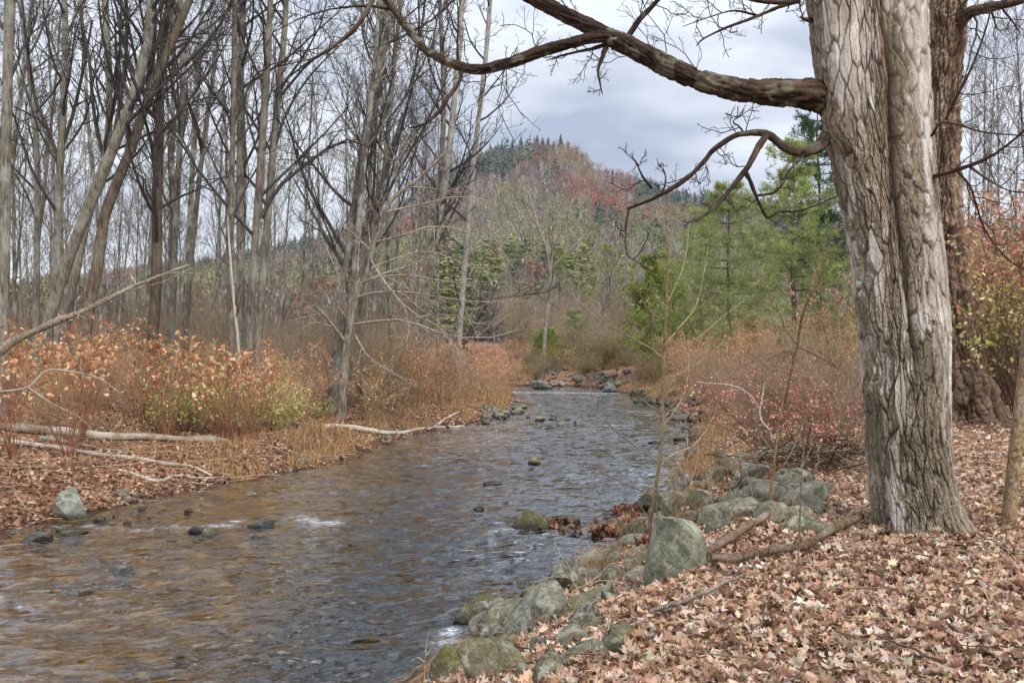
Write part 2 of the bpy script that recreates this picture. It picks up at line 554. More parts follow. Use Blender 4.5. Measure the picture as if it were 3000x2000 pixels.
def mat_water():
    m = NT('water')
    pos = m.n('NewGeometry').outputs['Position']
    v1 = m.mapping(m.n('VectorRotate', {'Vector': pos, 'Angle': radians(-16)}, rotation_type='Z_AXIS').outputs[0], (0.55, 1.0, 1.0))
    a = m.noise(v1, 4.2, 2.0, 0.5, 0.9)
    b = m.noise(v1, 26.0, 3, 0.6, 0.3)
    big = m.noise(v1, 1.3, 2, 0.5)
    h = m.math('ADD', m.math('MULTIPLY', a, 0.17), m.math('ADD', m.math('MULTIPLY', b, 0.009), m.math('MULTIPLY', big, 0.08)))
    amp = m.mapr(m.noise(pos, 0.35, 3, 0.5), 0.35, 0.65, 0.5, 1.0)
    bn = m.n('Bump', {'Height': h, 'Strength': amp, 'Distance': 0.5}).outputs[0]
    # slopes of the chop, taken straight from noise so that they hold at any distance
    def slope(scale, k, detail):
        nz = m.n('TexNoise', {'Vector': v1, 'Scale': scale, 'Detail': detail, 'Roughness': 0.55, 'Distortion': 0.7}).outputs['Color']
        d = m.n('VectorMath', {0: nz, 1: (0.5, 0.5, 0.5)}, operation='SUBTRACT').outputs[0]
        return m.n('VectorMath', {0: d, 1: (k, k * 1.5, 0.0)}, operation='MULTIPLY').outputs[0]
    sl = m.n('VectorMath', {0: slope(4.5, 1.3, 2.0), 1: slope(13.0, 0.7, 2.0)}, operation='ADD').outputs[0]
    sl = m.n('VectorMath', {0: sl, 'Scale': amp}, operation='SCALE').outputs[0]
    nb = m.n('VectorMath', {0: m.n('VectorMath', {0: bn, 1: sl}, operation='ADD').outputs[0]}, operation='NORMALIZE').outputs[0]
    fr = m.n('Fresnel', {'IOR': 1.40, 'Normal': nb}).outputs[0]
    gl = m.n('BsdfGlossy', {'Color': (0.95, 0.97, 1.0), 'Roughness': 0.05, 'Normal': nb}).outputs[0]
    tr = m.n('BsdfTransparent', {'Color': lin(228, 216, 184)}).outputs[0]
    fr = m.math('MULTIPLY_ADD', fr, 1.25, True) if False else m.math('MINIMUM', m.math('ADD', m.math('MULTIPLY', fr, 1.5), 0.05), 1.0)
    body = m.n('MixShader', {0: fr, 1: tr, 2: gl}).outputs[0]
    fo = m.n('Attribute', attribute_name='Col').outputs['Fac']
    ff = m.math('MULTIPLY', fo, m.ramp(m.noise(m.mapping(v1, (0.6, 1, 1)), 30.0, 5, 0.75, 1.2), [(0.47, 0.0), (0.56, 1.0)]), True)
    foam = m.principled((0.82, 0.85, 0.88), 0.5, nb, 0.3)
    return m.done(m.n('MixShader', {0: ff, 1: body, 2: foam}).outputs[0])

M_ground, M_water, M_rock = mat_ground(), mat_water(), mat_rock()
M_bark = mat_bark()
M_wood = mat_bark('weathered_wood', 0.8, 34.0, lin(206, 200, 186))
M_attr = mat_attr('tinted')
M_leaf = mat_attr('leaf', 0.75, 0.22, 18.0, 0.25, 0.25)
M_needle = mat_attr('needle', 0.7, 0.15, 9.0, 0.2, 0.5)
M_bigbark = mat_attr('plated_bark', 0.95, 0.22, 55.0, 0.1)

def bark_obj(name, me, parent, color):
    return obj(name, me, M_bark, parent, color)

# ------------------------------------------------------------------ ground and water
gx = axis(-1100, 1100, 0.13, -11, 12, 1.045)
gy = axis(-60, 1100, 0.13, 3.0, 36, 1.035)
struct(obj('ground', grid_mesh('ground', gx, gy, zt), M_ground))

FOAM = [(650, 1541, .2, 1.0), (540, 1546, .14, 1.0), (505, 1551, .26, 1.0), (465, 1556, .16, .9), (905, 1524, .26, 1.0), (880, 1516, .16, .9), (935, 1531, .2, .9), (690, 1530, .1, .9), (975, 1534, .12, .6), (400, 1556, .10, .7), (300, 1547, .10, .7), (262, 1540, .08, .6), (10, 1750, .12, 1.0),
        (1325, 1850, .10, .8), (1340, 1885, .16, .9), (1318, 1915, .10, .8), (1300, 1950, .12, .7), (1380, 1848, .10, .5), (1494, 1556, .16, .6), (1460, 1562, .14, .5), (1865, 1205, .5, .7), (1800, 1245, .5, .6), (1930, 1215, .45, .6), (1410, 1492, .10, .5), (1440, 1420, .12, .5)]
def build_water():
    ys = [1.5]
    while ys[-1] < 56:
        y = ys[-1]
        ys.append(y + max(0.03, y * y / 3400.0))
    ys = np.array(ys)
    xl = np.interp(ys, [0, 4, 9, 12.5, 19, 25, 33, 46, 47.5, 56], [-14, -12.2, -10.3, -8.3, -5.4, -4.1, -1.6, -1.2, -40, -40])
    xr = np.interp(ys, [0, 7, 12, 19, 25, 35, 45, 56], [-2.5, 0.6, 3.0, 5.2, 6.8, 7.8, 7.4, 6.8])
    t = np.linspace(0, 1, 420)
    X = xl[:, None] + (xr - xl)[:, None] * t[None]
    Y = np.repeat(ys[:, None], len(t), 1)
    c, s = math.cos(radians(-16)), math.sin(radians(-16))
    U, Vv = c * X - s * Y, s * X + c * Y
    w = 0.026 * fbm(U * 1.5, Vv * 2.6, 0, 31, 3) + 0.034 * (1 - np.abs(vnoise(U * 3.2, Vv * 6.0, 0, 40))) * sstep(-0.2, 0.5, vnoise(X * .5, Y * .5, 0, 44)) + 0.006 * vnoise(U * 9, Vv * 15, 0, 50)
    fo = np.zeros_like(X)
    for px, py, r, k in FOAM:
        Yc = H * F / (py - 1000)
        Xc = (px - 1500) / F * Yc
        ex = r * (1 + 0.2)
        ey = max(r * 0.55, 0.12)
        g = np.exp(-((X - Xc) / ex) ** 2 - ((Y - Yc) / ey) ** 2) * k
        fo = np.maximum(fo, g)
        w = w + 0.035 * g * (0.5 + vnoise(X * 8, Y * 8, 0, 60))
    fo = np.clip(fo * (0.6 + 0.9 * vnoise(U * 4, Vv * 7, 0, 70)), 0, 1)
    idx = np.arange(X.size).reshape(X.shape)
    q = np.stack([idx[:-1, :-1], idx[:-1, 1:], idx[1:, 1:], idx[1:, :-1]], -1).reshape(-1, 4)
    me = mk_mesh('water', np.stack([X, Y, w], -1).reshape(-1, 3), [q], fo.reshape(-1, 1).repeat(3, 1), True)
    return struct(obj('water', me, M_water))
build_water()

# ------------------------------------------------------------------ leaves: templates and scatter
def outline_leaf(pts, fold=0.25, curl=0.3, crumple=0.05, seed=0):
    """fan of triangles about the middle, folded along the midrib and curled"""
    R = np.random.default_rng(seed)
    P = np.asarray(pts, float)
    V = np.vstack([[0, 0.45], P])
    z = fold * np.abs(V[:, 0]) + curl * (V[:, 1] - 0.4) ** 2 + R.normal(0, crumple, len(V))
    n = len(P)
    tri = np.array([[0, 1 + i, 1 + (i + 1) % n] for i in range(n)])
    return np.column_stack([V[:, 0], V[:, 1] - 0.45, z]), tri

MAPLE = [(0, 0), (.10, .06), (.34, -.02), (.28, .16), (.52, .22), (.42, .36), (.60, .56), (.36, .52), (.22, .56), (.28, .78), (.12, .76), (0, 1.0),
         (-.12, .76), (-.28, .78), (-.22, .56), (-.36, .52), (-.60, .56), (-.42, .36), (-.52, .22), (-.28, .16), (-.34, -.02), (-.10, .06)]
OVAL = [(0, 0), (.26, .22), (.32, .5), (.18, .8), (0, 1.0), (-.18, .8), (-.32, .5), (-.26, .22)]
DIAM = [(0, 0), (.3, .45), (0, 1.0), (-.3, .45)]
T_maple = [outline_leaf(MAPLE, f, c, .11, i) for i, (f, c) in enumerate([(.3, .6), (-.5, .9), (.9, -.7), (.2, 1.6), (-1.0, -.4), (1.1, 1.0), (-.7, 1.4), (.6, -1.3)])]
T_oval = [outline_leaf(OVAL, f, c, .03, i) for i, (f, c) in enumerate([(.35, .3), (-.4, .5), (.7, -.5), (.1, .7)])]
T_diam = [outline_leaf(DIAM, f, c, .02, i) for i, (f, c) in enumerate([(.4, .2), (-.4, .4), (.8, -.3)])]

def rotmats(n, tilt, R=rng, yaw=None):
    yaw = R.uniform(0, 2 * np.pi, n) if yaw is None else yaw
    a, b = R.normal(0, tilt, n), R.normal(0, tilt, n)
    cy, sy, ca, sa, cb, sb = np.cos(yaw), np.sin(yaw), np.cos(a), np.sin(a), np.cos(b), np.sin(b)
    z, o = np.zeros(n), np.ones(n)
    Rz = np.stack([np.stack([cy, -sy, z], -1), np.stack([sy, cy, z], -1), np.stack([z, z, o], -1)], 1)
    Rx = np.stack([np.stack([o, z, z], -1), np.stack([z, ca, -sa], -1), np.stack([z, sa, ca], -1)], 1)
    Ry = np.stack([np.stack([cb, z, sb], -1), np.stack([z, o, z], -1), np.stack([-sb, z, cb], -1)], 1)
    return Rz @ Rx @ Ry

def add_leaves(acc, pos, size, temps, cols, tilt=0.5, R=rng):
    n = len(pos)
    which = R.integers(0, len(temps), n)
    size = np.broadcast_to(np.asarray(size, float), (n,))
    for k, (TV, TF) in enumerate(temps):
        s = which == k
        m = int(s.sum())
        if not m:
            continue
        V = np.einsum('nij,vj->nvi', rotmats(m, tilt, R), TV) * size[s][:, None, None] + pos[s][:, None, :]
        f = TF[None] + (np.arange(m) * len(TV))[:, None, None]
        acc.add(V.reshape(-1, 3), [f.reshape(-1, TF.shape[1])], np.repeat(cols[s], len(TV), 0))
    return acc

def palette(n, cols, w=None, jit=0.12, R=rng):
    cols = np.array(cols)
    c = cols[R.choice(len(cols), n, p=w)]
    return np.clip(c * (1 + R.normal(0, jit, (n, 1))) * (1 + R.normal(0, jit * 0.3, (n, 3))), 0.004, 0.9)

LITTER = [lin(210, 177, 150), lin(222, 198, 174), lin(192, 155, 127), lin(156, 119, 94), lin(232, 214, 196), lin(200, 167, 136), lin(172, 135, 109), lin(122, 92, 73)]
LIT_W = [.22, .17, .17, .11, .07, .1, .09, .07]

def leaf_litter():
    acc = Acc()
    specs = [(27000, 2.2, 7.5, 0.8, 0.03, 0.085, T_maple[:6] + T_oval + T_diam[:2]), (18000, 7.5, 12, 0.85, 0.04, 0.085, T_maple[:6] + T_oval + T_diam[:2]), (11000, 12, 26, 0.5, .08, .12, T_diam)]
    for n, y0, y1, dmin, s0, s1, tm in specs:
        y = rng.uniform(y0, y1, n * 3)
        x = rng.uniform(-3, 0.66 * y + 1.0)
        d = sdist(x, y)
        keep = (d > dmin + rng.normal(0, .25, len(d))) & (x > np.interp(y, CEN_Y, CEN_X))
        x, y = x[keep][:n], y[keep][:n]
        z = zt(x, y) + rng.uniform(0.005, 0.05, len(x))
        add_leaves(acc, np.column_stack([x, y, z]), rng.uniform(s0, s1, len(x)), tm, palette(len(x), LITTER, LIT_W, .16), 0.31)
    struct(obj('leaf_litter', acc.mesh('leaf_litter'), M_leaf), 'stuff')
    acc = Acc()
    n = 42000
    y = rng.uniform(8, 44, n)
    x = np.interp(y, [8, 12.5, 19, 25, 33, 46], [-9.6, -7.3, -4, -2.8, 0, 0.2]) - rng.exponential(4.0, n)
    d = sdist(x, y)
    k = (d > 0.08) & (x > -30)
    x, y = x[k], y[k]
    add_leaves(acc, np.column_stack([x, y, zt(x, y) + rng.uniform(.005, .05, len(x))]), rng.uniform(.06, .12, len(x)), T_diam + T_oval[:2],
               palette(len(x), [lin(196, 156, 126), lin(178, 136, 108), lin(212, 182, 154), lin(128, 94, 72), lin(164, 122, 96), lin(104, 76, 58)], None, .16), 0.5)
    struct(obj('bank_litter', acc.mesh('bank_litter'), M_leaf), 'stuff')
leaf_litter()

def litter_twigs():
    n = 150
    y = rng.uniform(4.2, 12, n * 3)
    x = rng.uniform(-1, .62 * y)
    k = (sdist(x, y) > 1.3) & (x > np.interp(y, CEN_Y, CEN_X))
    x, y = x[k][:n], y[k][:n]
    n = len(x)
    a, L = rng.uniform(0, 6.28, n), rng.uniform(.12, .5, n)
    u = np.linspace(-.5, .5, 6)
    X = x[:, None] + np.cos(a)[:, None] * L[:, None] * u + rng.normal(0, .01, (n, 6))
    Y = y[:, None] + np.sin(a)[:, None] * L[:, None] * u + rng.normal(0, .01, (n, 6))
    Z = zt(X, Y) + .05 + rng.uniform(0, .02, (n, 1))
    V, P = tubes(np.stack([X, Y, Z], -1), rng.uniform(.003, .007, n)[:, None] * np.linspace(1, .5, 6)[None], 5)
    struct(obj('twig_debris', Acc().add(V, P, np.repeat(palette(n, [lin(112, 92, 74), lin(146, 126, 104), lin(84, 68, 54)]), 30, 0)).mesh('twig_debris'), M_attr), 'stuff')
litter_twigs()

def dead_stems():
    """dry stems and grass thatch lying on the far bank"""
    n = 480
    y = rng.uniform(11, 30, n)
    x = np.interp(y, [8, 12.5, 19, 25, 33, 46], [-9.6, -7.3, -4, -2.8, 0, 0.2]) - 0.15 - rng.exponential(1.6, n)
    L = rng.uniform(.4, 1.5, n)
    a = rng.normal(0.25, .8, n)
    K = 4
    u = np.linspace(-.5, .5, K)
    X = x[:, None] + np.cos(a)[:, None] * L[:, None] * u
    Y = y[:, None] + np.sin(a)[:, None] * L[:, None] * u + rng.normal(0, .03, (n, K))
    Z = np.maximum(zt(X, Y), 0.01) + rng.uniform(.01, .12, (n, 1)) + rng.normal(0, .02, (n, K))
    V, P = tubes(np.stack([X, Y, Z], -1), np.repeat(rng.uniform(.003, .0065, n)[:, None], K, 1), 4)
    acc = Acc().add(V, P, np.repeat(palette(n, [lin(142, 100, 76), lin(190, 154, 122), lin(122, 84, 64), lin(206, 182, 152)], None, .15), K * 4, 0))
    struct(obj('fallen_stem_debris', acc.mesh('fallen_stem_debris'), M_attr), 'stuff')
    # tan grass along the water's edge and among the rocks
    acc = Acc()
    n = 15000
    y = rng.uniform(17, 47, n)
    x = np.interp(y, [8, 12.5, 19, 25, 33, 46], [-9.6, -7.3, -4, -2.8, 0, 0.2]) - 0.25 - rng.exponential(1.1, n)
    y2 = rng.uniform(10, 48, 5000)
    x2 = np.interp(y2, [7, 10, 12.3, 15.6, 19, 25, 35, 45, 50], [-.8, .5, 1.75, 2.75, 3.6, 5.2, 6.3, 5.9, 5.2]) + .2 + rng.exponential(.8, 5000)
    x, y = np.r_[x, x2], np.r_[y, y2]
    n = len(x)
    cl = vnoise(x * 1.6, y * 1.2, 0, 77) > -0.1
    x, y = x[cl], y[cl]
    n = len(x)
    base = np.column_stack([x, y, zt(x, y)])
    ln = rng.uniform(.15, .5, n)
    lean = rng.normal(0, .35, (n, 2))
    tip = base + np.column_stack([lean * ln[:, None], ln * .8])
    side = np.column_stack([rng.normal(0, 1, (n, 2)), np.zeros(n)])
    side = nrm(side) * 0.008
    V = np.stack([base - side, base + side, tip], 1).reshape(-1, 3)
    gc = palette(n, [lin(204, 168, 124), lin(180, 140, 96), lin(150, 118, 74), lin(138, 130, 66)], [.4, .3, .2, .1], .15)
    acc.add(V, [np.arange(3 * n).reshape(-1, 3)], np.repeat(gc, 3, 0))
    struct(obj('grass', acc.mesh('grass'), M_leaf), 'stuff')
dead_stems()
#PART2

# ------------------------------------------------------------------ the hill's far wood
def tmpl_conifer(R, n=46):
    acc = Acc()
    h = np.sort(R.uniform(0.08, 1.0, n))
    w = 0.02 + 0.25 * (1 - h) ** 0.75 * R.uniform(.6, 1.2, n)
    a = R.uniform(0, 2 * np.pi, n)
    d = np.stack([np.cos(a), np.sin(a), np.zeros(n)], -1)
    s = np.stack([-np.sin(a), np.cos(a), np.zeros(n)], -1)
    c = np.column_stack([np.zeros(n), np.zeros(n), h])
    V = np.stack([c + [0, 0, .06], c + d * w[:, None] + s * (w * .45)[:, None] - [0, 0, .03], c + d * w[:, None] - s * (w * .45)[:, None] - [0, 0, .03]], 1).reshape(-1, 3)
    return V, np.arange(3 * n).reshape(-1, 3)

def tmpl_bare(R, n=44):
    h0 = R.uniform(.15, .75, n)
    a = R.uniform(0, 2 * np.pi, n)
    ln = R.uniform(.18, .42, n) * (1.1 - h0)
    d = np.stack([np.cos(a) * .62, np.sin(a) * .62, np.full(n, .8)], -1)
    b = np.column_stack([R.normal(0, .015, n), R.normal(0, .015, n), h0])
    b[: n // 2] += d[: n // 2] * ln[: n // 2, None] * .5
    s = np.column_stack([-np.sin(a), np.cos(a), np.zeros(n)]) * .011
    V = np.stack([b - s, b + s, b + d * ln[:, None]], 1)
    tr = np.array([[[-.013, 0, -.1], [.013, 0, -.1], [0, 0, .85]], [[0, -.013, -.1], [0, .013, -.1], [0, 0, .85]]])
    V = np.concatenate([V, tr]).reshape(-1, 3)
    return V, np.arange(len(V)).reshape(-1, 3)

def tmpl_leafy(R, n=90, pine=False):
    u = nrm(R.normal(size=(n, 3)))
    r = R.uniform(.4, 1, n) ** .5
    cl = nrm(R.normal(size=(7, 3))) * [.2, .2, .24]
    c = u * r[:, None] * [.14, .14, .12] + cl[R.integers(0, 7, n)] + [0, 0, .66]
    if pine:
        hh = R.uniform(.2, 1, n)
        tier = .5 * hh + .5 * np.round(hh * 9) / 9
        a = R.uniform(0, 2 * np.pi, n)
        rr = (.05 + .24 * (1 - tier) ** .7) * R.uniform(.3, 1, n)
        c = np.column_stack([np.cos(a) * rr, np.sin(a) * rr, tier + R.normal(0, .012, n)])
    sz = R.uniform(.02, .045, n)
    e1, e2 = nrm(R.normal(size=(n, 3))) * sz[:, None], nrm(R.normal(size=(n, 3))) * sz[:, None]
    if pine:
        e1[:, 2] *= .35
        e2[:, 2] *= .35
        e1, e2 = e1 * 1.2, e2 * 1.2
    V = np.stack([c - e1 * .7 - e2 * .4, c + e1 * .7 - e2 * .4, c + e2 * .8], 1)
    tr = np.array([[[-.014, 0, -.1], [.014, 0, -.1], [0, 0, .8]]])
    V = np.concatenate([V, tr]).reshape(-1, 3)
    return V, np.arange(len(V)).reshape(-1, 3)

HCOL = dict(conifer=[lin(66, 84, 66), lin(74, 92, 70), lin(62, 78, 68), lin(82, 98, 72)],
            pine=[lin(136, 150, 94), lin(148, 160, 98), lin(122, 140, 92), lin(156, 160, 110)],
            bare=[lin(166, 154, 146), lin(152, 138, 132), lin(176, 162, 154), lin(146, 130, 120)],
            rust=[lin(142, 98, 80), lin(130, 90, 82), lin(150, 108, 84), lin(164, 116, 82)],
            gold=[lin(152, 140, 98), lin(138, 130, 92)])

def scatter_trees(acc, x, y, kind, h, tm, R):
    z = zt(x, y) - 0.4
    for k in set(kind):
        ids = np.nonzero(kind == k)[0]
        for j, t in enumerate(tm[k]):
            s = ids[j::len(tm[k])]
            m = len(s)
            if not m:
                continue
            TV, TF = t
            a = R.uniform(0, 2 * np.pi, m)
            c, sn = np.cos(a), np.sin(a)
            wd = R.uniform(.8, 1.25, m) * h[s]
            V = np.empty((m, len(TV), 3))
            V[..., 0] = (c[:, None] * TV[None, :, 0] - sn[:, None] * TV[None, :, 1]) * wd[:, None] + x[s][:, None]
            V[..., 1] = (sn[:, None] * TV[None, :, 0] + c[:, None] * TV[None, :, 1]) * wd[:, None] + y[s][:, None]
            V[..., 2] = TV[None, :, 2] * h[s][:, None] + z[s][:, None]
            f = (TF[None] + (np.arange(m) * len(TV))[:, None, None]).reshape(-1, 3)
            col = palette(m, HCOL[k], None, .08, R)
            cc = np.repeat(col, len(TV), 0) * np.repeat(R.uniform(.88, 1.12, m * len(TV) // 3), 3)[:, None]
            acc.add(V.reshape(-1, 3), [f], cc)

def hill_forest():
    R = np.random.default_rng(5)
    tm = dict(conifer=[tmpl_conifer(R) for _ in range(4)], bare=[tmpl_bare(R, 60) for _ in range(5)], rust=[tmpl_leafy(R, 150) for _ in range(4)],
              gold=[tmpl_leafy(R, 150) for _ in range(3)], pine=[tmpl_leafy(R, 190, True) for _ in range(4)])
    acc = Acc()
    n = 9000
    y = np.sqrt(R.uniform(230 ** 2, 715 ** 2, n))
    px = R.uniform(-250, 3250, n)
    x = (px - 1500) / F * y
    f = fbm(x / 60, y / 90, 0, 91, 3)
    g = fbm(x / 45 + 9, y / 60, 0, 95, 3)
    elev = (hill_z(x, y)) / 100
    kind = np.full(n, 'bare', dtype=object)
    kind[(f > .30)] = 'conifer'
    kind[(g > .33) & (f < .2)] = 'rust'
    kind[(g < -.34)] = 'gold'
    low = y < 420
    r = R.random(n)
    kind[low & (r < .45)] = 'pine'
    top = (px < 1640) & (y > 560) & (px > 1250)
    kind[top & (px < 1600) & (r < .5)] = 'conifer'
    kind[top & (px > 1560) & (r > .55)] = 'rust'
    east = (px > 1640) & (px < 2050) & (y > 520)
    kind[east & (r < .28)] = 'rust'
    kind[(px > 1860) & (y > 560) & (r < .5)] = 'conifer'
    h = R.uniform(9, 15, n) * np.where(kind == 'conifer', 1.1, 1.0)
    scatter_trees(acc, x, y, kind, h, tm, R)
    # nearer foot of the hill, finer trees
    tm2 = dict(bare=[tmpl_bare(R, 200) for _ in range(6)], rust=[tmpl_leafy(R, 420) for _ in range(3)], gold=[tmpl_leafy(R, 420) for _ in range(3)],
               pine=[tmpl_leafy(R, 1500, True) for _ in range(5)], conifer=[tmpl_conifer(R, 200) for _ in range(2)])
    n = 950
    y = np.sqrt(R.uniform(118 ** 2, 235 ** 2, n))
    px = R.uniform(-200, 3200, n)
    x = (px - 1500) / F * y
    r = R.random(n)
    kind = np.full(n, 'bare', dtype=object)
    kind[(r < .62) & (px > 1250)] = 'pine'
    kind[(r > .64) & (r < .71)] = 'rust'
    kind[(r > .71) & (r < .80)] = 'gold'
    scatter_trees(acc, x, y, kind, R.uniform(8, 14, n), tm2, R)
    struct(obj('forest', acc.mesh('forest'), M_attr), 'stuff')
    # single firs that stand out along the skyline
    V, T = tmpl_conifer(np.random.default_rng(3), 150)
    me = mk_mesh('fir', V, [T], np.full((len(V), 3), 1.0) * lin(44, 64, 50))
    fir_px = [(1470, 1.0), (1500, 1.1), (1526, 1.25), (1545, 1.05), (1574, 1.35), (1590, 1.2), (1606, 1.25), (1622, 1.0), (1643, 1.5), (1664, 1.25), (1690, 1.0), (1704, .95), (1450, .9), (1425, 1.0), (1795, 1.0), (1822, .95), (1845, .9), (1905, 1.0), (1930, .9)]
    for i, (px_, s) in enumerate(fir_px):
        yy = 694.0
        xx = (px_ - 1500) / F * yy
        o = obj('fir_tree', me, M_attr)
        o.location = (xx, yy, float(zt(xx, yy)) - .5)
        hh = 11.5 * s
        o.scale = (hh * .8, hh * .8, hh)
        o.rotation_euler = (0, 0, i * 1.7)
        tag(o, 'dark fir standing out on the skyline of the wooded hill', 'tree', 'dark firs along the hilltop')
hill_forest()

# ------------------------------------------------------------------ bare trees
GREY = (*lin(128, 121, 108), .5)
DARK = (*lin(112, 100, 88), .35)
BROWN = (*lin(118, 104, 88), .25)
PALE = (*lin(160, 152, 142), .8)
TWIG = (*lin(112, 106, 100), 0.0)
TWIG_NEAR = (*lin(84, 80, 76), 0.0)

def crown_mesh(trunk, rad, n1=15, t0=.32, len1=.32, ang1=42, up1=.10, n2=6, n3=5, n4=4, rmin=.004, R=rng, extra=None, up=.05, wig=.16):
    acc = Acc()
    P1, R1 = grow(trunk[None], rad[None], n1, t0, .98, len1, ang1, 8, wig * .6, up1, .46, rmin * 2.2, .8, R=R)
    if extra:
        for pth, rd in extra:
            pp = spline(pth, 8)
            P1 = np.concatenate([P1, pp[None]])
            R1 = np.concatenate([R1, np.interp(np.linspace(0, 1, 8), np.linspace(0, 1, len(rd)), rd)[None]])
    P2, R2 = grow(P1, R1, n2, .2, 1.0, .46, 38, 6, wig, up, .6, rmin * 1.6, .8, R=R)
    P3, R3 = grow(P2, R2, n3, .15, 1.0, .46, 40, 5, wig, up * .6, .6, rmin, .7, R=R)
    for P, Q, s in ((P1, R1, 6), (P2, R2, 5), (P3, R3, 3)):
        acc.add(*tubes(P, Q, s))
    if n4:
        P4, R4 = grow(P3, R3, n4, .15, 1.0, .5, 42, 4, wig, up * .4, .7, rmin * .8, .6, R=R)
        acc.add(*tubes(P4, R4, 3))
    return acc.mesh('crown', True)

def trunk_mesh(path, rad, sides=12, flare=.5, seed=0, extra=None):
    K = len(path)
    z = path[:, 2] - path[0, 2]
    r = rad * (1 + flare * np.exp(-np.maximum(z, 0) / .35)) * (1 + .06 * vnoise(z * 2.2, seed * 7.3, 0, 5))
    V, P = tubes(path, r, sides)
    V = V.reshape(K, sides, 3)
    c = path[:, None, :]
    nz = 1 + .10 * fbm(V[..., 0] * 4, V[..., 1] * 4, V[..., 2] * .7, seed + 50, 3)
    V = c + (V - c) * nz[..., None]
    return mk_mesh('trunk', V.reshape(-1, 3), P, None, True)

def hand_tree(label, pts, w0, w1, Y=None, color=GREY, twig=TWIG_NEAR, ext=320, limbs=(), flare=.5, name='bare_tree', group=None, depth_lean=0.0, seed=0, **kw):
    """pts: the trunk as the photo shows it (pixels, foot first); it stands at its own distance Y and has real girth"""
    R = np.random.default_rng(1000 + seed + int(pts[0][0]) * 7)
    g = gpt(*pts[0]) if Y is None else None
    Y = g[1] if Y is None else Y
    pts = [tuple(p) for p in pts]
    if pts[-1][1] < 60 and ext:
        a, b = np.array(pts[-2], float), np.array(pts[-1], float)
        d = (b - a) / np.linalg.norm(b - a)
        pts = pts + [tuple(b + d * ext * .5 + [R.normal(0, 8), 0]), tuple(b + d * ext + [R.normal(0, 18), 0])]
    P = np.array([ray(px, py, Y + depth_lean * (pts[0][1] - py) / 1000) for px, py in pts])
    gz = float(zt(P[0, 0], P[0, 1])) - .08
    if P[0, 2] > gz + .05:
        P = np.vstack([[P[0, 0] - .1 * (P[1, 0] - P[0, 0]), P[0, 1], gz], P])
    else:
        P[0, 2] = gz
    K = 44
    path = spline(P, K)
    s = np.linspace(0, 1, K)
    rad = np.interp(s, [0, .82 if ext else 1, 1], [w0, w1, w1 * .5]) * .76 / F * Y / 2
    t = thing(name, label, 'tree', tuple(path[0]), group)
    off = path[0]
    o = bark_obj('trunk', trunk_mesh(path - off, rad, 12, flare, seed), t, color)
    ex = []
    for lp, la, lb in limbs:
        pp = np.array([ray(px, py, Y + dy) for px, py, dy in [(q + (0,))[:3] for q in lp]]) - off
        ex.append((pp, [.74 * la / F * Y / 2, .74 * lb / F * Y / 2]))
    kw.setdefault('rmin', max(.0035, Y * .00016))
    bark_obj('crown', crown_mesh(path - off, rad, extra=ex, R=R, **kw), t, twig)
    return t

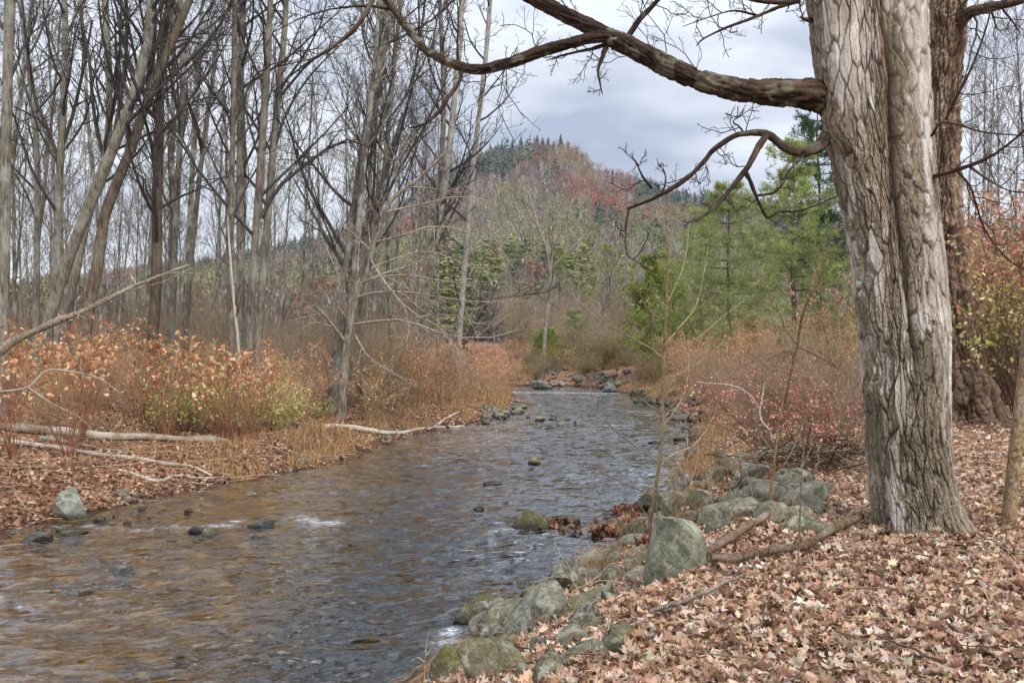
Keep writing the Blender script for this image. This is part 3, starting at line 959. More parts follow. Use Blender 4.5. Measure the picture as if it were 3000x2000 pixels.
def wood_left():
    ht = hand_tree
    ht('dark straight trunk cut by the edge of the picture', [(8, 1010), (14, 700), (18, 400), (30, 0)], 42, 34, 21, GREY, n1=10, t0=.4)
    ht('slim grey tree beside the dark edge trunk', [(105, 960), (108, 740), (110, 500), (92, 250), (60, 0)], 26, 18, 27, GREY, n1=12)
    ht('grey tree that forks into three stems above the brown thicket', [(165, 960), (168, 760), (172, 560), (182, 400), (190, 200), (190, 0)], 32, 20, 25, GREY, n1=11,
       limbs=[([(173, 470), (140, 380), (95, 260), (70, 60), (60, -60)], 18, 10), ([(182, 430), (215, 330), (245, 200), (270, 60)], 18, 9)])
    ht('leaning grey trunk with a fork of thin upright stems', [(192, 980), (238, 720), (285, 540), (312, 440), (320, 280), (308, 0)], 34, 22, 24, GREY, n1=12,
       limbs=[([(305, 470), (275, 330), (262, 180), (235, 40)], 18, 10), ([(318, 380), (345, 250), (352, 100), (360, -60)], 16, 9)])
    ht('thick leaning trunk, the pale one of the slanting pair', [(140, 960), (215, 720), (287, 542), (345, 400), (390, 280), (430, 130), (446, 0)], 46, 34, 22.5, GREY, n1=12, t0=.45,
       limbs=[([(320, 470), (352, 300), (372, 120), (368, -50)], 20, 12)])
    ht('thick leaning brown trunk, the darker one of the slanting pair', [(250, 985), (285, 780), (306, 640), (345, 530), (385, 430), (447, 255), (500, 130), (555, 0)], 46, 28, 23, BROWN, n1=11, t0=.5,
       limbs=[([(385, 430), (428, 300), (450, 120), (452, -60)], 30, 20)])
    ht('dark rough upright trunk with a blackened flared foot', [(448, 1010), (456, 880), (460, 700), (462, 500), (468, 320), (474, 150), (498, 0)], 46, 26, 23.5, (*lin(94, 80, 68), .12), flare=.7, n1=13, t0=.3,
       limbs=[([(470, 610), (520, 580), (580, 555), (650, 520)], 14, 4), ([(465, 400), (440, 250), (425, 100), (400, -40)], 16, 9)])
    ht('slender grey tree just behind the blackened trunk', [(505, 950), (512, 730), (524, 480), (536, 255), (530, 0)], 26, 18, 29, GREY, n1=12)
    ht('thin grey tree halfway between the blackened trunk and the close trio', [(548, 940), (566, 700), (593, 450), (620, 250), (655, 20)], 22, 14, 31, GREY, n1=12)
    ht('thin dark stem, first of the close trio of straight trunks', [(678, 1050), (676, 760), (677, 574), (683, 380), (690, 0)], 27, 18, 24, DARK, n1=12, t0=.3,
       limbs=[([(680, 375), (655, 310), (620, 285), (560, 300)], 12, 4), ([(684, 360), (715, 300), (735, 235), (800, 185), (860, 180)], 12, 4)])
    ht('straight grey trunk, middle one of the close trio', [(706, 1060), (705, 760), (703, 510), (705, 190), (712, 0)], 33, 24, 25.5, GREY, n1=12, t0=.4)
    ht('straight grey trunk with an old arching limb reaching over the thicket', [(728, 1060), (740, 830), (755, 600), (774, 320), (792, 0)], 35, 22, 24.5, (*lin(120, 110, 98), .4), n1=12, t0=.35,
       limbs=[([(766, 640), (797, 575), (842, 523), (925, 460), (1000, 412), (1058, 420), (1110, 450)], 20, 6)])
    ht('grey trunk leaning slightly, outermost of the close trio', [(752, 1060), (770, 800), (790, 575), (808, 350), (830, 130), (838, 0)], 33, 20, 26, GREY, n1=13, t0=.35,
       limbs=[([(800, 450), (840, 330), (910, 220), (1000, 130)], 13, 5), ([(815, 290), (900, 190), (960, 150), (1046, 90)], 12, 5)])
    ht('pale dead sapling stem with a broken tip against the close trio', [(700, 1040), (690, 930), (678, 800), (670, 690), (667, 630)], 15, 6, 22.5, (*lin(190, 180, 166), .9), ext=0, n1=6, n2=3, n3=2, n4=0, t0=.3, len1=.2, flare=.2)
    ht('tall leaning grey tree at the water bend, thicker of its pair', [(975, 1205), (987, 1080), (1005, 900), (1020, 765), (1048, 560), (1085, 320), (1128, 130), (1160, 0)], 52, 24, None, (*lin(124, 114, 102), .6), n1=13, t0=.35, depth_lean=1.0,
       limbs=[([(1012, 830), (1060, 700), (1110, 560), (1150, 430), (1180, 330)], 20, 7)])
    ht('pale slim trunk at the water bend with long drooping limbs over the bank', [(998, 1228), (1008, 1100), (1020, 980), (1040, 880), (1075, 800), (1100, 700), (1145, 590), (1230, 520), (1310, 440)], 40, 9, None, (*lin(140, 130, 116), .55), ext=0, twig=(*lin(170, 156, 140), 0), n1=12, t0=.25, len1=.3, up1=-.02, up=-.02, n2=7, n3=7, n4=3,
       limbs=[([(1058, 830, 0), (1110, 812, -.5), (1200, 806, -1), (1290, 822, -1.5), (1380, 832, -2)], 11, 3), ([(1045, 872, 0), (1110, 855, -.6), (1200, 856, -1), (1290, 870, -1.2), (1400, 885, -1.5), (1500, 880, -1.5)], 12, 3),
              ([(1040, 950, 0), (1110, 940, -.8), (1190, 938, -1.4), (1260, 965, -1.8), (1330, 985, -2), (1430, 990, -2), (1520, 965, -2)], 13, 3), ([(1078, 790, 0), (1150, 760, .3), (1240, 735, .5), (1330, 760, .8), (1420, 800, 1)], 10, 3),
              ([(1095, 710, 0), (1180, 690, -.5), (1280, 660, -1), (1400, 690, -1.3), (1500, 720, -1.5)], 10, 3), ([(1085, 760, 0), (1130, 830, -.8), (1200, 910, -1.3), (1290, 960, -1.8), (1350, 1040, -2)], 9, 2.5),
              ([(1040, 980, 0), (1075, 1040, -.5), (1130, 1080, -1), (1200, 1120, -1.3)], 8, 2.5), ([(1130, 620, 0), (1230, 600, .4), (1350, 575, .5), (1470, 600, .8)], 10, 3)])
    ht('many-stemmed grey tree behind the pair at the water bend', [(1050, 1180), (1062, 900), (1090, 680), (1118, 560), (1148, 260), (1170, 40)], 26, 14, 30, DARK, n1=16, t0=.25, up1=.16,
       limbs=[([(1085, 700), (1125, 520), (1190, 330), (1230, 120), (1250, -40)], 15, 8), ([(1075, 760), (1095, 560), (1100, 380), (1115, 180), (1130, -40)], 13, 7), ([(1100, 640), (1180, 480), (1260, 340), (1330, 170)], 13, 5)])
    ht('pale grey tree standing back of the drooping limbs', [(1225, 1140), (1238, 950), (1268, 740), (1300, 560), (1322, 380), (1345, 150), (1355, 0)], 34, 20, None, PALE, n1=15, t0=.3, len1=.26, ang1=48)
    ht('dark trunk leaning against the pale grey tree', [(1228, 1060), (1245, 920), (1268, 720), (1288, 560), (1300, 300), (1290, 40)], 28, 16, 38, DARK, n1=15, t0=.35, len1=.26)
    ht('slim pale tree seen through the drooping twigs, last before the open hill', [(1342, 1120), (1352, 900), (1385, 500), (1420, 200), (1436, 0)], 24, 16, 42, PALE, n1=18, t0=.25, len1=.22, ang1=52)
    ht('crooked dark tree leaning out over the stream bend', [(1285, 1100), (1320, 1035), (1360, 1005), (1385, 965), (1405, 910), (1430, 850)], 24, 10, None, (*lin(84, 72, 62), .1), ext=0, n1=8, t0=.45, len1=.6, ang1=50, up1=.0, n2=6, n3=5, n4=3, flare=.2,
       limbs=[([(1350, 1012, 0), (1375, 1025, -.5), (1400, 1060, -1), (1424, 1075, -1.3), (1432, 1110, -1.5)], 13, 4), ([(1425, 880, 0), (1480, 870, -.5), (1545, 862, -.8), (1600, 855, -1), (1640, 830, -1)], 10, 3), ([(1340, 1018, 0), (1400, 1035, .5), (1460, 1060, 1), (1520, 1120, 1)], 9, 3)])
    ht('grey tree standing alone at the far bend, forked below its crown', [(1592, 1078), (1598, 960), (1612, 840), (1605, 745), (1572, 650), (1545, 560)], 20, 8, 58, (*lin(150, 140, 130), .5), twig=(*lin(146, 134, 124), 0), ext=0, n1=6, t0=.4, len1=.4, n2=5, n3=4, n4=3,
       limbs=[([(1613, 800, 0), (1620, 690, 0), (1622, 600, .5), (1628, 540, .5)], 13, 6), ([(1622, 640, 0), (1660, 570, 0), (1710, 500, 0)], 8, 3), ([(1615, 790, 0), (1660, 740, 0), (1720, 690, .5), (1780, 665, .5)], 8, 3)])
wood_left()

def proto_tree(seed, h, r, lean=.03, n1=14, t0=.3, len1=.3, up1=.12, ang1=34, fork=False, n4=2, rmin=.007, name='bare_tree'):
    R = np.random.default_rng(seed)
    K = 30
    z = np.linspace(0, h, K)
    px = np.cumsum(R.normal(0, lean, K)) * .35 + R.normal(0, lean) * z
    py = np.cumsum(R.normal(0, lean, K)) * .35
    path = np.stack([px - px[0], py - py[0], z], 1)
    rad = r * (1 - .88 * np.linspace(0, 1, K) ** 1.1)
    t = thing(name, 'proto', 'tree')
    bark_obj('trunk', trunk_mesh(path, rad, 8, .4, seed), t, GREY)
    bark_obj('crown', crown_mesh(path, rad, n1, t0, len1, ang1, up1, 6, 5, n4, rmin, R), t, TWIG)
    return t

USED = {}
def place(proto, x, y, rot, s, label, group, color=None, zoff=-.1, tilt=(0, 0)):
    loc = (float(x), float(y), float(zt(x, y)) + zoff)
    if proto.name not in USED:
        USED[proto.name] = True
        o = proto
        o.location = loc
        o.rotation_euler = (tilt[0], tilt[1], rot)
        o.scale = (s, s, s) if np.isscalar(s) else s
        o['label'] = label
        o['group'] = group
        if color is not None:
            for ch in o.children:
                ch.color = (color[0], color[1], color[2], color[3] if len(color) > 3 else ch.color[3])
        return o
    return dup(proto, loc, rot, s, label, group, color, tilt)

def wood_copies():
    R = np.random.default_rng(77)
    protos = [proto_tree(200 + i, h, r, .05, n, t0, l) for i, (h, r, n, t0, l) in enumerate([(19, .105, 13, .35, .24), (21, .12, 13, .4, .26), (17, .07, 14, .3, .2), (20, .095, 12, .45, .26), (15, .055, 14, .3, .22), (22, .135, 13, .3, .30)])]
    n, k = 0, 0
    xs = []
    while n < 115 and k < 9000:
        k += 1
        y = R.uniform(26, 112)
        lim = np.interp(y, [24, 33, 46, 56, 70, 112], [-4.5, -2.5, -2.0, -3, -4, -6])
        x = R.uniform(-.66 * y, lim)
        if xs and min((x - a) ** 2 + (y - b) ** 2 for a, b in xs) < 3.2:
            continue
        if any(False for _ in ()):
            continue
        xs.append((x, y))
        i = int(R.integers(0, 6))
        g = R.uniform(.8, 1.12)
        c = np.array(GREY[:3]) * .8 * g * np.array([1, R.uniform(.95, 1.02), R.uniform(.9, 1.03)])
        lab = ('bare grey tree deep in the crowded wood across the stream', 'bare grey trees of the crowded wood')
        if i in (2, 4):
            lab = ('thin bare sapling-like tree deep in the crowded wood across the stream', 'thin bare trees of the crowded wood')
        place(protos[i], x, y, R.uniform(0, 6.28), R.uniform(.8, 1.15), *lab, (*c, R.uniform(.2, .9)), -.15, (R.normal(0, .04), R.normal(0, .05)))
        n += 1
    # far side of the stream: low grey trees and pale birches between the bend and the hill
    low = [proto_tree(300 + i, h, r, .09, 16, .15, .42, .06, 44, name='bare_tree') for i, (h, r) in enumerate([(8, .12), (9.5, .14), (7, .09)])]
    for i in range(42):
        y = R.uniform(68, 112)
        px = R.uniform(1480, 2480)
        x = (px - 1500) / F * y
        place(low[i % 3], x, y, R.uniform(0, 6.28), R.uniform(.8, 1.2), 'low bushy bare tree between the far bank and the green hill foot', 'low bare trees beyond the bend',
              (*(lin(160, 146, 138) * R.uniform(.85, 1.15)), .3), -.1, (R.normal(0, .06), R.normal(0, .06)))
    birch = proto_tree(320, 12, .09, .05, 14, .35, .24, .12, 34, rmin=.012, name='pale_birch')
    for px, y, s in [(1905, 80, .8), (1985, 74, .75), (2030, 82, .9), (2065, 70, .7), (2105, 78, .8), (2155, 66, .75), (2010, 92, .9), (1870, 86, .8), (2190, 84, .9)]:
        place(birch, (px - 1500) / F * y, y, R.uniform(0, 6.28), s, 'pale white-stemmed thin tree near the small dark cedar', 'pale thin trees beyond the bend', (*lin(196, 188, 180), .9))
    # thin bare trees against the sky to the right of the great trunk
    for i, (px, y, s) in enumerate([(2835, 46, .75), (2868, 40, .7), (2905, 52, .9), (2940, 44, .85), (2985, 38, .8), (2880, 60, 1.0), (2960, 60, 1.0), (3040, 46, .95), (2480, 62, .7), (2430, 70, .7)]):
        place(protos[i % 6], (px - 1500) / F * y, y, R.uniform(0, 6.28), s, 'thin bare tree on the near bank behind the brown leaning trunk', 'thin bare trees behind the brown trunk', (*lin(128, 120, 116), .4))
wood_copies()

# ------------------------------------------------------------------ pines, cedar and other evergreens
def needle_tufts(acc, P, size, cols, R, nb=7, wd=.12, droop=.1):
    n = len(P)
    d = nrm(R.normal(size=(n, nb, 3)) + [0, 0, .35])
    s = nrm(np.cross(d, R.normal(size=(n, nb, 3)))) * (size * wd)
    b = np.repeat(P[:, None], nb, 1)
    tip = b + d * size * R.uniform(.7, 1.2, (n, nb, 1))
    V = np.stack([b - s, b + s, tip], 2).reshape(-1, 3)
    acc.add(V, [np.arange(len(V)).reshape(-1, 3)], np.repeat(cols, nb * 3, 0))

def pine_tree(label, x, y, h, rad, cols, seed, t0=.12, dens=1.0, name='pine_tree', tip=.75, group=None):
    R = np.random.default_rng(seed)
    t = thing(name, label, 'tree', (x, y, float(zt(x, y)) - .1), group)
    K = 24
    z = np.linspace(0, h, K)
    path = np.stack([.05 * h * .1 * np.sin(z), .03 * np.cos(z * .7), z], 1)
    tr = .012 * h * (1 - .93 * np.linspace(0, 1, K))
    bark_obj('trunk', trunk_mesh(path, tr, 8, .3, seed), t, (*lin(92, 82, 70), .2))
    nw = max(int(h * 1.5), 9)
    B = []
    for i in range(nw):
        f = t0 + (1 - t0) * (i + R.uniform(-.3, .3)) / nw
        f = min(max(f, t0), .985)
        L = rad * ((1 - f) / (1 - t0)) ** tip * R.uniform(.55, 1.3) + .25
        for a in R.uniform(0, 6.28) + np.arange(5) * 1.257 + R.normal(0, .25, 5):
            if R.random() < .12:
                continue
            u = np.linspace(0, 1, 7)
            Lb = L * R.uniform(.65, 1.1)
            B.append(np.stack([np.cos(a) * u * Lb, np.sin(a) * u * Lb, f * h + Lb * (.10 * u + .18 * u ** 2 - .22 * u * (1 - f))], 1))
    B = np.array(B)
    rb = np.linspace(.022, .006, 7)[None].repeat(len(B), 0)
    S, _ = grow(B, rb, int(11 * dens), .18, 1.0, .48, 52, 5, .15, .03, R=R)
    pts = np.concatenate([S[:, 1:].reshape(-1, 3), B[:, 3:].reshape(-1, 3)])
    acc = Acc().add(*tubes(B, rb, 4), lin(98, 86, 74))
    clump = 1 + .25 * fbm(pts[:, 0] * 1.1, pts[:, 1] * 1.1, pts[:, 2] * 1.1, seed, 2)
    needle_tufts(acc, pts + R.normal(0, .06, pts.shape), .27, palette(len(pts), cols, None, .14, R) * clump[:, None], R, 8, .055)
    obj('crown', acc.mesh('crown'), M_needle, t)
    return t

PINE = [lin(176, 186, 118), lin(164, 176, 112), lin(188, 196, 126), lin(152, 166, 108)]
pine_tree('soft green pine with open tiers beside the great pale trunk', 13.0, 41, 10.6, 4.4, PINE, 1, .05, 1.3)
pine_tree('broad green pine between the soft green pine and the small cedar', 12.2, 50, 9.6, 4.8, PINE, 2, .05, 1.3)
pine_tree('low rounded pine on the slope just past the small cedar', 9.8, 54, 6.8, 3.4, PINE, 21, .04, 1.3)
pine_tree('green pine between the broad pine and the pale thin trees', 14.0, 66, 10.5, 4.4, PINE, 22, .05, 1.2)
pine_tree('taller blue-green pine whose thin top rises behind the broken limb', 15.2, 44, 13.6, 2.6, [lin(78, 104, 70), lin(90, 116, 74)], 3, .3, .8)
pine_tree('green pine half hidden behind the great pale trunk', 16.6, 38, 9.5, 3.4, PINE, 4)
pine_tree('dark dense evergreen at the edge behind the pink-leaved shrubs', 21.0, 34, 10.2, 2.6, [lin(46, 66, 44), lin(56, 78, 50)], 5, .05, 1.3)
pine_tree('dark evergreen peeking between the bare trees and the dense evergreen', 20.2, 42, 6.5, 2.4, [lin(52, 74, 48), lin(64, 88, 52)], 6, .05, 1.1)
pine_tree('small bright green pine beside the lone grey tree at the bend', 2.3, 60, 2.4, 1.4, [lin(150, 174, 92), lin(136, 162, 84)], 7, .05, .4, 'young_pine')
pine_tree('little pale green pine behind the lone grey tree at the bend', 4.6, 66, 3.0, 1.6, [lin(188, 196, 140), lin(172, 182, 124)], 8, .05, .3, 'young_pine')
pine_tree('green pine above the pale rail at the foot of the hill', 12.0, 112, 13, 4.5, PINE, 9)
pine_tree('olive pine at the hill foot, darker than its neighbours', 20.0, 120, 15, 5.0, [lin(140, 156, 100), lin(124, 144, 92)], 12)

pine_tree('olive pine at the hill foot seen through the lone forked tree', 7.5, 140, 15.5, 4.6, PINE, 13)
pine_tree('yellow-green pine at the hill foot above the pinkish roof', 17.5, 134, 14.0, 4.8, PINE, 14)
pine_tree('bushy pine at the hill foot behind the pale rail end', 25.0, 128, 14.0, 5.0, [lin(158, 172, 112), lin(140, 158, 104)], 15)

def cedar_tree():
    R = np.random.default_rng(40)
    x, y, z0 = [float(v) for v in gpt(1905, 1092)]
    h = H + 245 / F * y - z0
    t = thing('cedar_tree', 'small narrow olive-green cedar at the water bend', 'tree', (x, y, z0 - .05))
    K = 16
    z = np.linspace(0, h, K)
    path = np.stack([.1 * np.sin(z), .05 * z * 0, z], 1)
    bark_obj('trunk', trunk_mesh(path, .07 * (1 - .9 * np.linspace(0, 1, K)), 7, .3, 3), t, BROWN)
    n = 5600
    f = R.uniform(.04, 1, n) ** .9
    prof = (1.0 + 2.6 * np.sin(np.pi * np.clip(f * .9 + .08, 0, 1)) ** .8) * (1.0 - .6 * f)
    a = R.uniform(0, 6.28, n)
    cl = .62 + .45 * vnoise(np.cos(a) * 2 + f * 9, np.sin(a) * 2, f * 6, 7)
    r = prof * np.clip(cl, .1, 1.3) * R.uniform(.3, 1.05, n)
    P = np.column_stack([r * np.cos(a) + .1 * np.sin(f * h), r * np.sin(a), f * h + r * .35])
    keep = vnoise(P[:, 0] * 1.6, P[:, 1] * 1.6, P[:, 2] * 1.3, 17) > .04
    P = P[keep]
    acc = Acc()
    needle_tufts(acc, P, .19, palette(len(P), [lin(176, 184, 100), lin(158, 170, 92), lin(190, 194, 112), lin(140, 154, 84)], None, .14, R), R, 6, .16)
    obj('crown', acc.mesh('crown'), M_needle, t)
cedar_tree()
#PART3

# ------------------------------------------------------------------ the great pale trunk with its limbs
def lobed_trunk():
    Y0 = 7.4
    py_ = np.array([-1100, -400, 0, 200, 400, 640, 800, 1000, 1200, 1300, 1400, 1480, 1540, 1585, 1640.])
    Lx = np.array([2250, 2325, 2372, 2392, 2427, 2477, 2504, 2522, 2540, 2562, 2590, 2612, 2624, 2628, 2626])
    Rx = np.array([2690, 2700, 2707, 2712, 2725, 2745, 2760, 2772, 2768, 2770, 2780, 2796, 2812, 2822, 2830])
    Sx = np.array([2490, 2520, 2548, 2556, 2572, 2592, 2602, 2614, 2622, 2630, 2640, 2650, 2655, 2660, 2660])
    ov = np.array([4, 6, 8, 12, 20, 30, 38, 52, 80, 90, 90, 90, 90, 90, 90.])
    zz = H - (py_ - 1000) / F * Y0
    nz, nt = 1150, 560
    zb = zz[-1]
    z = np.concatenate([np.linspace(zb, 4.3, 900), np.linspace(4.31, zz[0], nz - 900)])
    s = lambda a: np.interp(z, zz[::-1], a[::-1])
    L, Rr, S, O = s(Lx), s(Rx), s(Sx), s(ov)
    to_m = lambda px: (px - 1500) / F * Y0
    L, Rr, S, O = to_m(L), to_m(Rr), to_m(S), O / F * Y0
    ca, ra = (L + S + O) / 2, (S + O - L) / 2
    cb, rb = (S - O + Rr) / 2, (Rr - S + O) / 2
    c = (L + Rr) / 2
    th = np.linspace(-np.pi / 2 - np.pi, -np.pi / 2 + np.pi, nt, endpoint=False)
    dx, dy = np.cos(th)[None], np.sin(th)[None]
    def exit_(cx, r, cy):
        ox, oy = (c - cx)[:, None], (-cy)[:, None]
        b = ox * dx + oy * dy
        disc = b * b - (ox * ox + oy * oy - (r * r)[:, None])
        return np.where(disc > 0, -b + np.sqrt(np.maximum(disc, 0)), 0)
    zz0 = np.zeros_like(c)
    wide = (Rr - L) / 2
    r = np.maximum(exit_(ca, ra, zz0 + .02), exit_(cb, rb, zz0 - .03))
    r = np.maximum(r, (0.50 * wide)[:, None])
    # soften the fused base
    zg = z - 1.18
    Z = np.repeat(z[:, None], nt, 1)
    T = np.repeat(th[None], nz, 0)
    r = r + (.10 * np.exp(-np.maximum(zg, 0) / .15))[:, None] * (.9 * np.maximum(np.cos(T + .25), 0) + .25 * np.sin(5 * T + .8))
    X = c[:, None] + r * dx
    Yv = Y0 + r * dy
    a = T * .42
    cxn, syn = np.cos(T) * .42, np.sin(T) * .42
    wx = .03 * vnoise(X * 3, Z * 1.1, Yv * 3, 1) + .02 * vnoise(X * 9, Z * 6, Yv * 9, 6)
    wz = .05 * vnoise(X * 5, Z * 2.5, Yv * 5, 2)
    # burls swirl the grain
    knots = [(2480, 352, .10), (2562, 470, .06), (2645, 195, .09), (2700, 525, .05), (2595, 1150, .10), (2690, 1280, .10), (2530, 650, .05), (2540, 1320, .08), (2735, 615, .04), (2640, 1010, .05)]
    kb, kr = np.zeros_like(X), np.zeros_like(X)
    for kx, ky, rk in knots:
        q = ray(kx, ky, Y0 - .4)
        d2 = ((X - q[0]) ** 2 + ((Z - q[2]) * .8) ** 2) / rk ** 2
        front = (Yv < Y0)
        e = np.exp(-d2) * front
        kb += e * rk * .32
        kr = np.maximum(kr, np.exp(-d2 * .55) * front)
        wx = wx + e * .03 * np.sin(np.sqrt(d2) * 3)
    u, v, w = (X + wx), (Yv + wx), (Z + wz)
    A = a + wx * .9 + .012 * vnoise(X * 25, Yv * 25, Z * 9, 7)
    Zw = Z + wz * .6
    f1, f2, ida = worley(A * 15, Zw * 2.6, 11)
    crack = 1 - sstep(.02, .15, f2 - f1)
    f1, f2, idb = worley(A * 34 + 3, Zw * 8.5, 12)
    fine = 1 - sstep(.03, .22, f2 - f1)
    f1, f2, idc = worley(A * 75 + 9, Zw * 24, 13)
    plate = 1 - sstep(.03, .25, f2 - f1)
    sm = fbm(X * 4.2, Yv * 4.2, Z * 1.0, 17, 3)
    xr = (X - c[:, None]) / wide[:, None]
    right_strip = np.exp(-((xr - .62) / .22) ** 2) * (Yv < Y0)
    left_strip = np.exp(-((xr + .60) / .25) ** 2) * (Yv < Y0) * sstep(3.0, 4.2, Z)
    low = sstep(2.3, 1.5, Z)
    smooth_ = sstep(-.05, .30, sm + .34 * right_strip + .26 * left_strip - .30 * low - .5 * kr + .06 + .34 * (ida - .5) + .30 * (idb - .5) + .16 * (idc - .5))
    ser = fbm(u * 40, v * 40, w * 14, 23, 3)
    disp = kb - (.020 * crack + .008 * fine * (1 - .6 * smooth_) + .004 * plate * (1 - .6 * smooth_)) + (ida - .5) * .016 + (idb - .5) * .009 * (1 - .5 * smooth_) + .007 * ser * (1 - .85 * smooth_) + .012 * fbm(X * 5, Yv * 5, Z * 1.6, 29, 2)
    disp = disp - .055 * np.exp(-((X - S[:, None] - .02 * vnoise(Z * 3, 0, 0, 8) - .02) / .035) ** 2) * sstep(1.9, 2.8, Z) * (Yv < Y0)
    rr = r + disp
    V = np.stack([c[:, None] + rr * dx, Y0 + rr * dy, Z], -1)
    pale = lin(226, 221, 213)
    pink = lin(198, 187, 178)
    brown = lin(148, 134, 115)
    olive = lin(122, 113, 94)
    dark = lin(74, 60, 48)
    tone = sstep(-.3, .4, fbm(X * 3, Yv * 3, Z * 2, 33, 3))[..., None]
    cp = pale * tone + pink * (1 - tone)
    cb_ = brown * tone + olive * (1 - tone)
    streak = sstep(-.2, .5, fbm(u * 22, v * 22, w * 1.2, 37, 3))
    mix = np.clip(smooth_ * (.45 + .55 * streak) * (.8 + .4 * np.clip(ser + .5, 0, 1)) + .55 * (1 - smooth_) * sstep(.1, .6, ser + sm * .3), 0, 1)[..., None]
    colr = cb_ * (1 - mix) + cp * mix
    dk = np.clip(crack * .6 + fine * .4 * (1 - .55 * smooth_) + plate * .3 * (1 - .6 * smooth_), 0, .85)[..., None]
    colr = colr * (1 - dk) + dark * dk
    seam = np.exp(-((X - S[:, None]) / .035) ** 2) * sstep(3.9, 4.8, Z) * (Yv < Y0)
    gro = np.exp(-((X - S[:, None] - .02 * vnoise(Z * 3, 0, 0, 8) - .03) / .016) ** 2) * sstep(2.0, 2.6, Z) * (Yv < Y0)
    colr = colr * (1 - .8 * gro[..., None]) + dark * .8 * gro[..., None]
    colr = colr * (1 - .6 * seam[..., None]) + lin(140, 114, 88) * .6 * seam[..., None]
    base = np.array([float(c[0]), Y0, float(zt(c[0], Y0)) - .05])
    idx = np.arange(nz * nt).reshape(nz, nt)
    q = np.stack([idx[:-1], np.roll(idx, -1, 1)[:-1], np.roll(idx, -1, 1)[1:], idx[1:]], -1).reshape(-1, 4)
    t = thing('maple_tree', 'great old maple with pale peeling double trunk standing in the leaf litter', 'tree', tuple(base))
    V = V.reshape(-1, 3) - base
    top = V[idx[-1]].mean(0)
    V = np.vstack([V, top])
    tri = np.stack([idx[-1], np.roll(idx[-1], -1), np.full(nt, len(V) - 1)], -1)
    me = mk_mesh('trunk', V, [q, tri], np.vstack([np.clip(colr, .01, .8).reshape(-1, 3), [.1, .08, .06]]), True)
    obj('trunk', me, M_bigbark, t)
    return t, base

def bark_tube(pts3, w, n, sides, seed, base, rough=.012, colr=(lin(92, 76, 64), lin(70, 56, 48)), lichen=.0, sx=14.0):
    """a limb or trunk with furrowed bark along its path; w: diameters in metres"""
    P = spline(pts3, n)
    s = np.linspace(0, 1, n)
    r = np.interp(s, np.linspace(0, 1, len(w)), w) / 2
    V, Q = tubes(P, r, sides)
    V = V.reshape(n, sides, 3)
    d = V - P[:, None]
    L = np.concatenate([[0], np.cumsum(np.linalg.norm(np.diff(P, axis=0), axis=1))])[:, None]
    a = np.arange(sides)[None] * 2 * np.pi / sides
    cx, cy = np.cos(a) * r[:, None], np.sin(a) * r[:, None]
    warp = .25 * vnoise(cx * 9, cy * 9, L * 2, seed)
    arc = a * r.mean() + .35 / sx * vnoise(cx * 12, cy * 12, L * 5, seed)
    Lw = L + .5 / sx * vnoise(cx * 9, cy * 9, L * 3, seed + 4)
    f1, f2, ida = worley(arc * sx * 1.5 + L * 0, Lw * sx * .15, seed)
    cr = 1 - sstep(.03, .22, f2 - f1)
    f1, f2, idb = worley(arc * sx * 3.6 + L * 0, Lw * sx * .8, seed + 1)
    fi = 1 - sstep(.04, .25, f2 - f1)
    ser = fbm(cx * 40, cy * 40, L * 12, seed + 3, 3)
    disp = (-rough * (1.1 * cr + .5 * fi) + rough * .6 * ser + rough * .5 * (ida - .5) + rough * .5 * (idb - .5)) * np.clip(r[:, None] / .06, .12, 1.6) + .20 * r[:, None] * fbm(cx * 5, cy * 5, L * 3.2, seed + 5, 3)
    V = V + nrm(d) * disp[..., None]
    tone = sstep(-.3, .4, fbm(cx * 8, cy * 8, L * 1.5, seed + 7, 3))[..., None]
    c = (colr[0] * tone + colr[1] * (1 - tone)) * (.75 + .5 * ida + .3 * (idb - .5))[..., None]
    c = c * (1 - .55 * np.clip(cr + .4 * fi, 0, 1)[..., None])
    if lichen:
        lm = (sstep(.12, .3, fbm(V[..., 0] * 7, V[..., 1] * 7, V[..., 2] * 7, seed + 9, 3)) * lichen)[..., None]
        c = c * (1 - lm) + lin(138, 138, 116) * lm
    return (V - base).reshape(-1, 3), Q, c.reshape(-1, 3), P, r

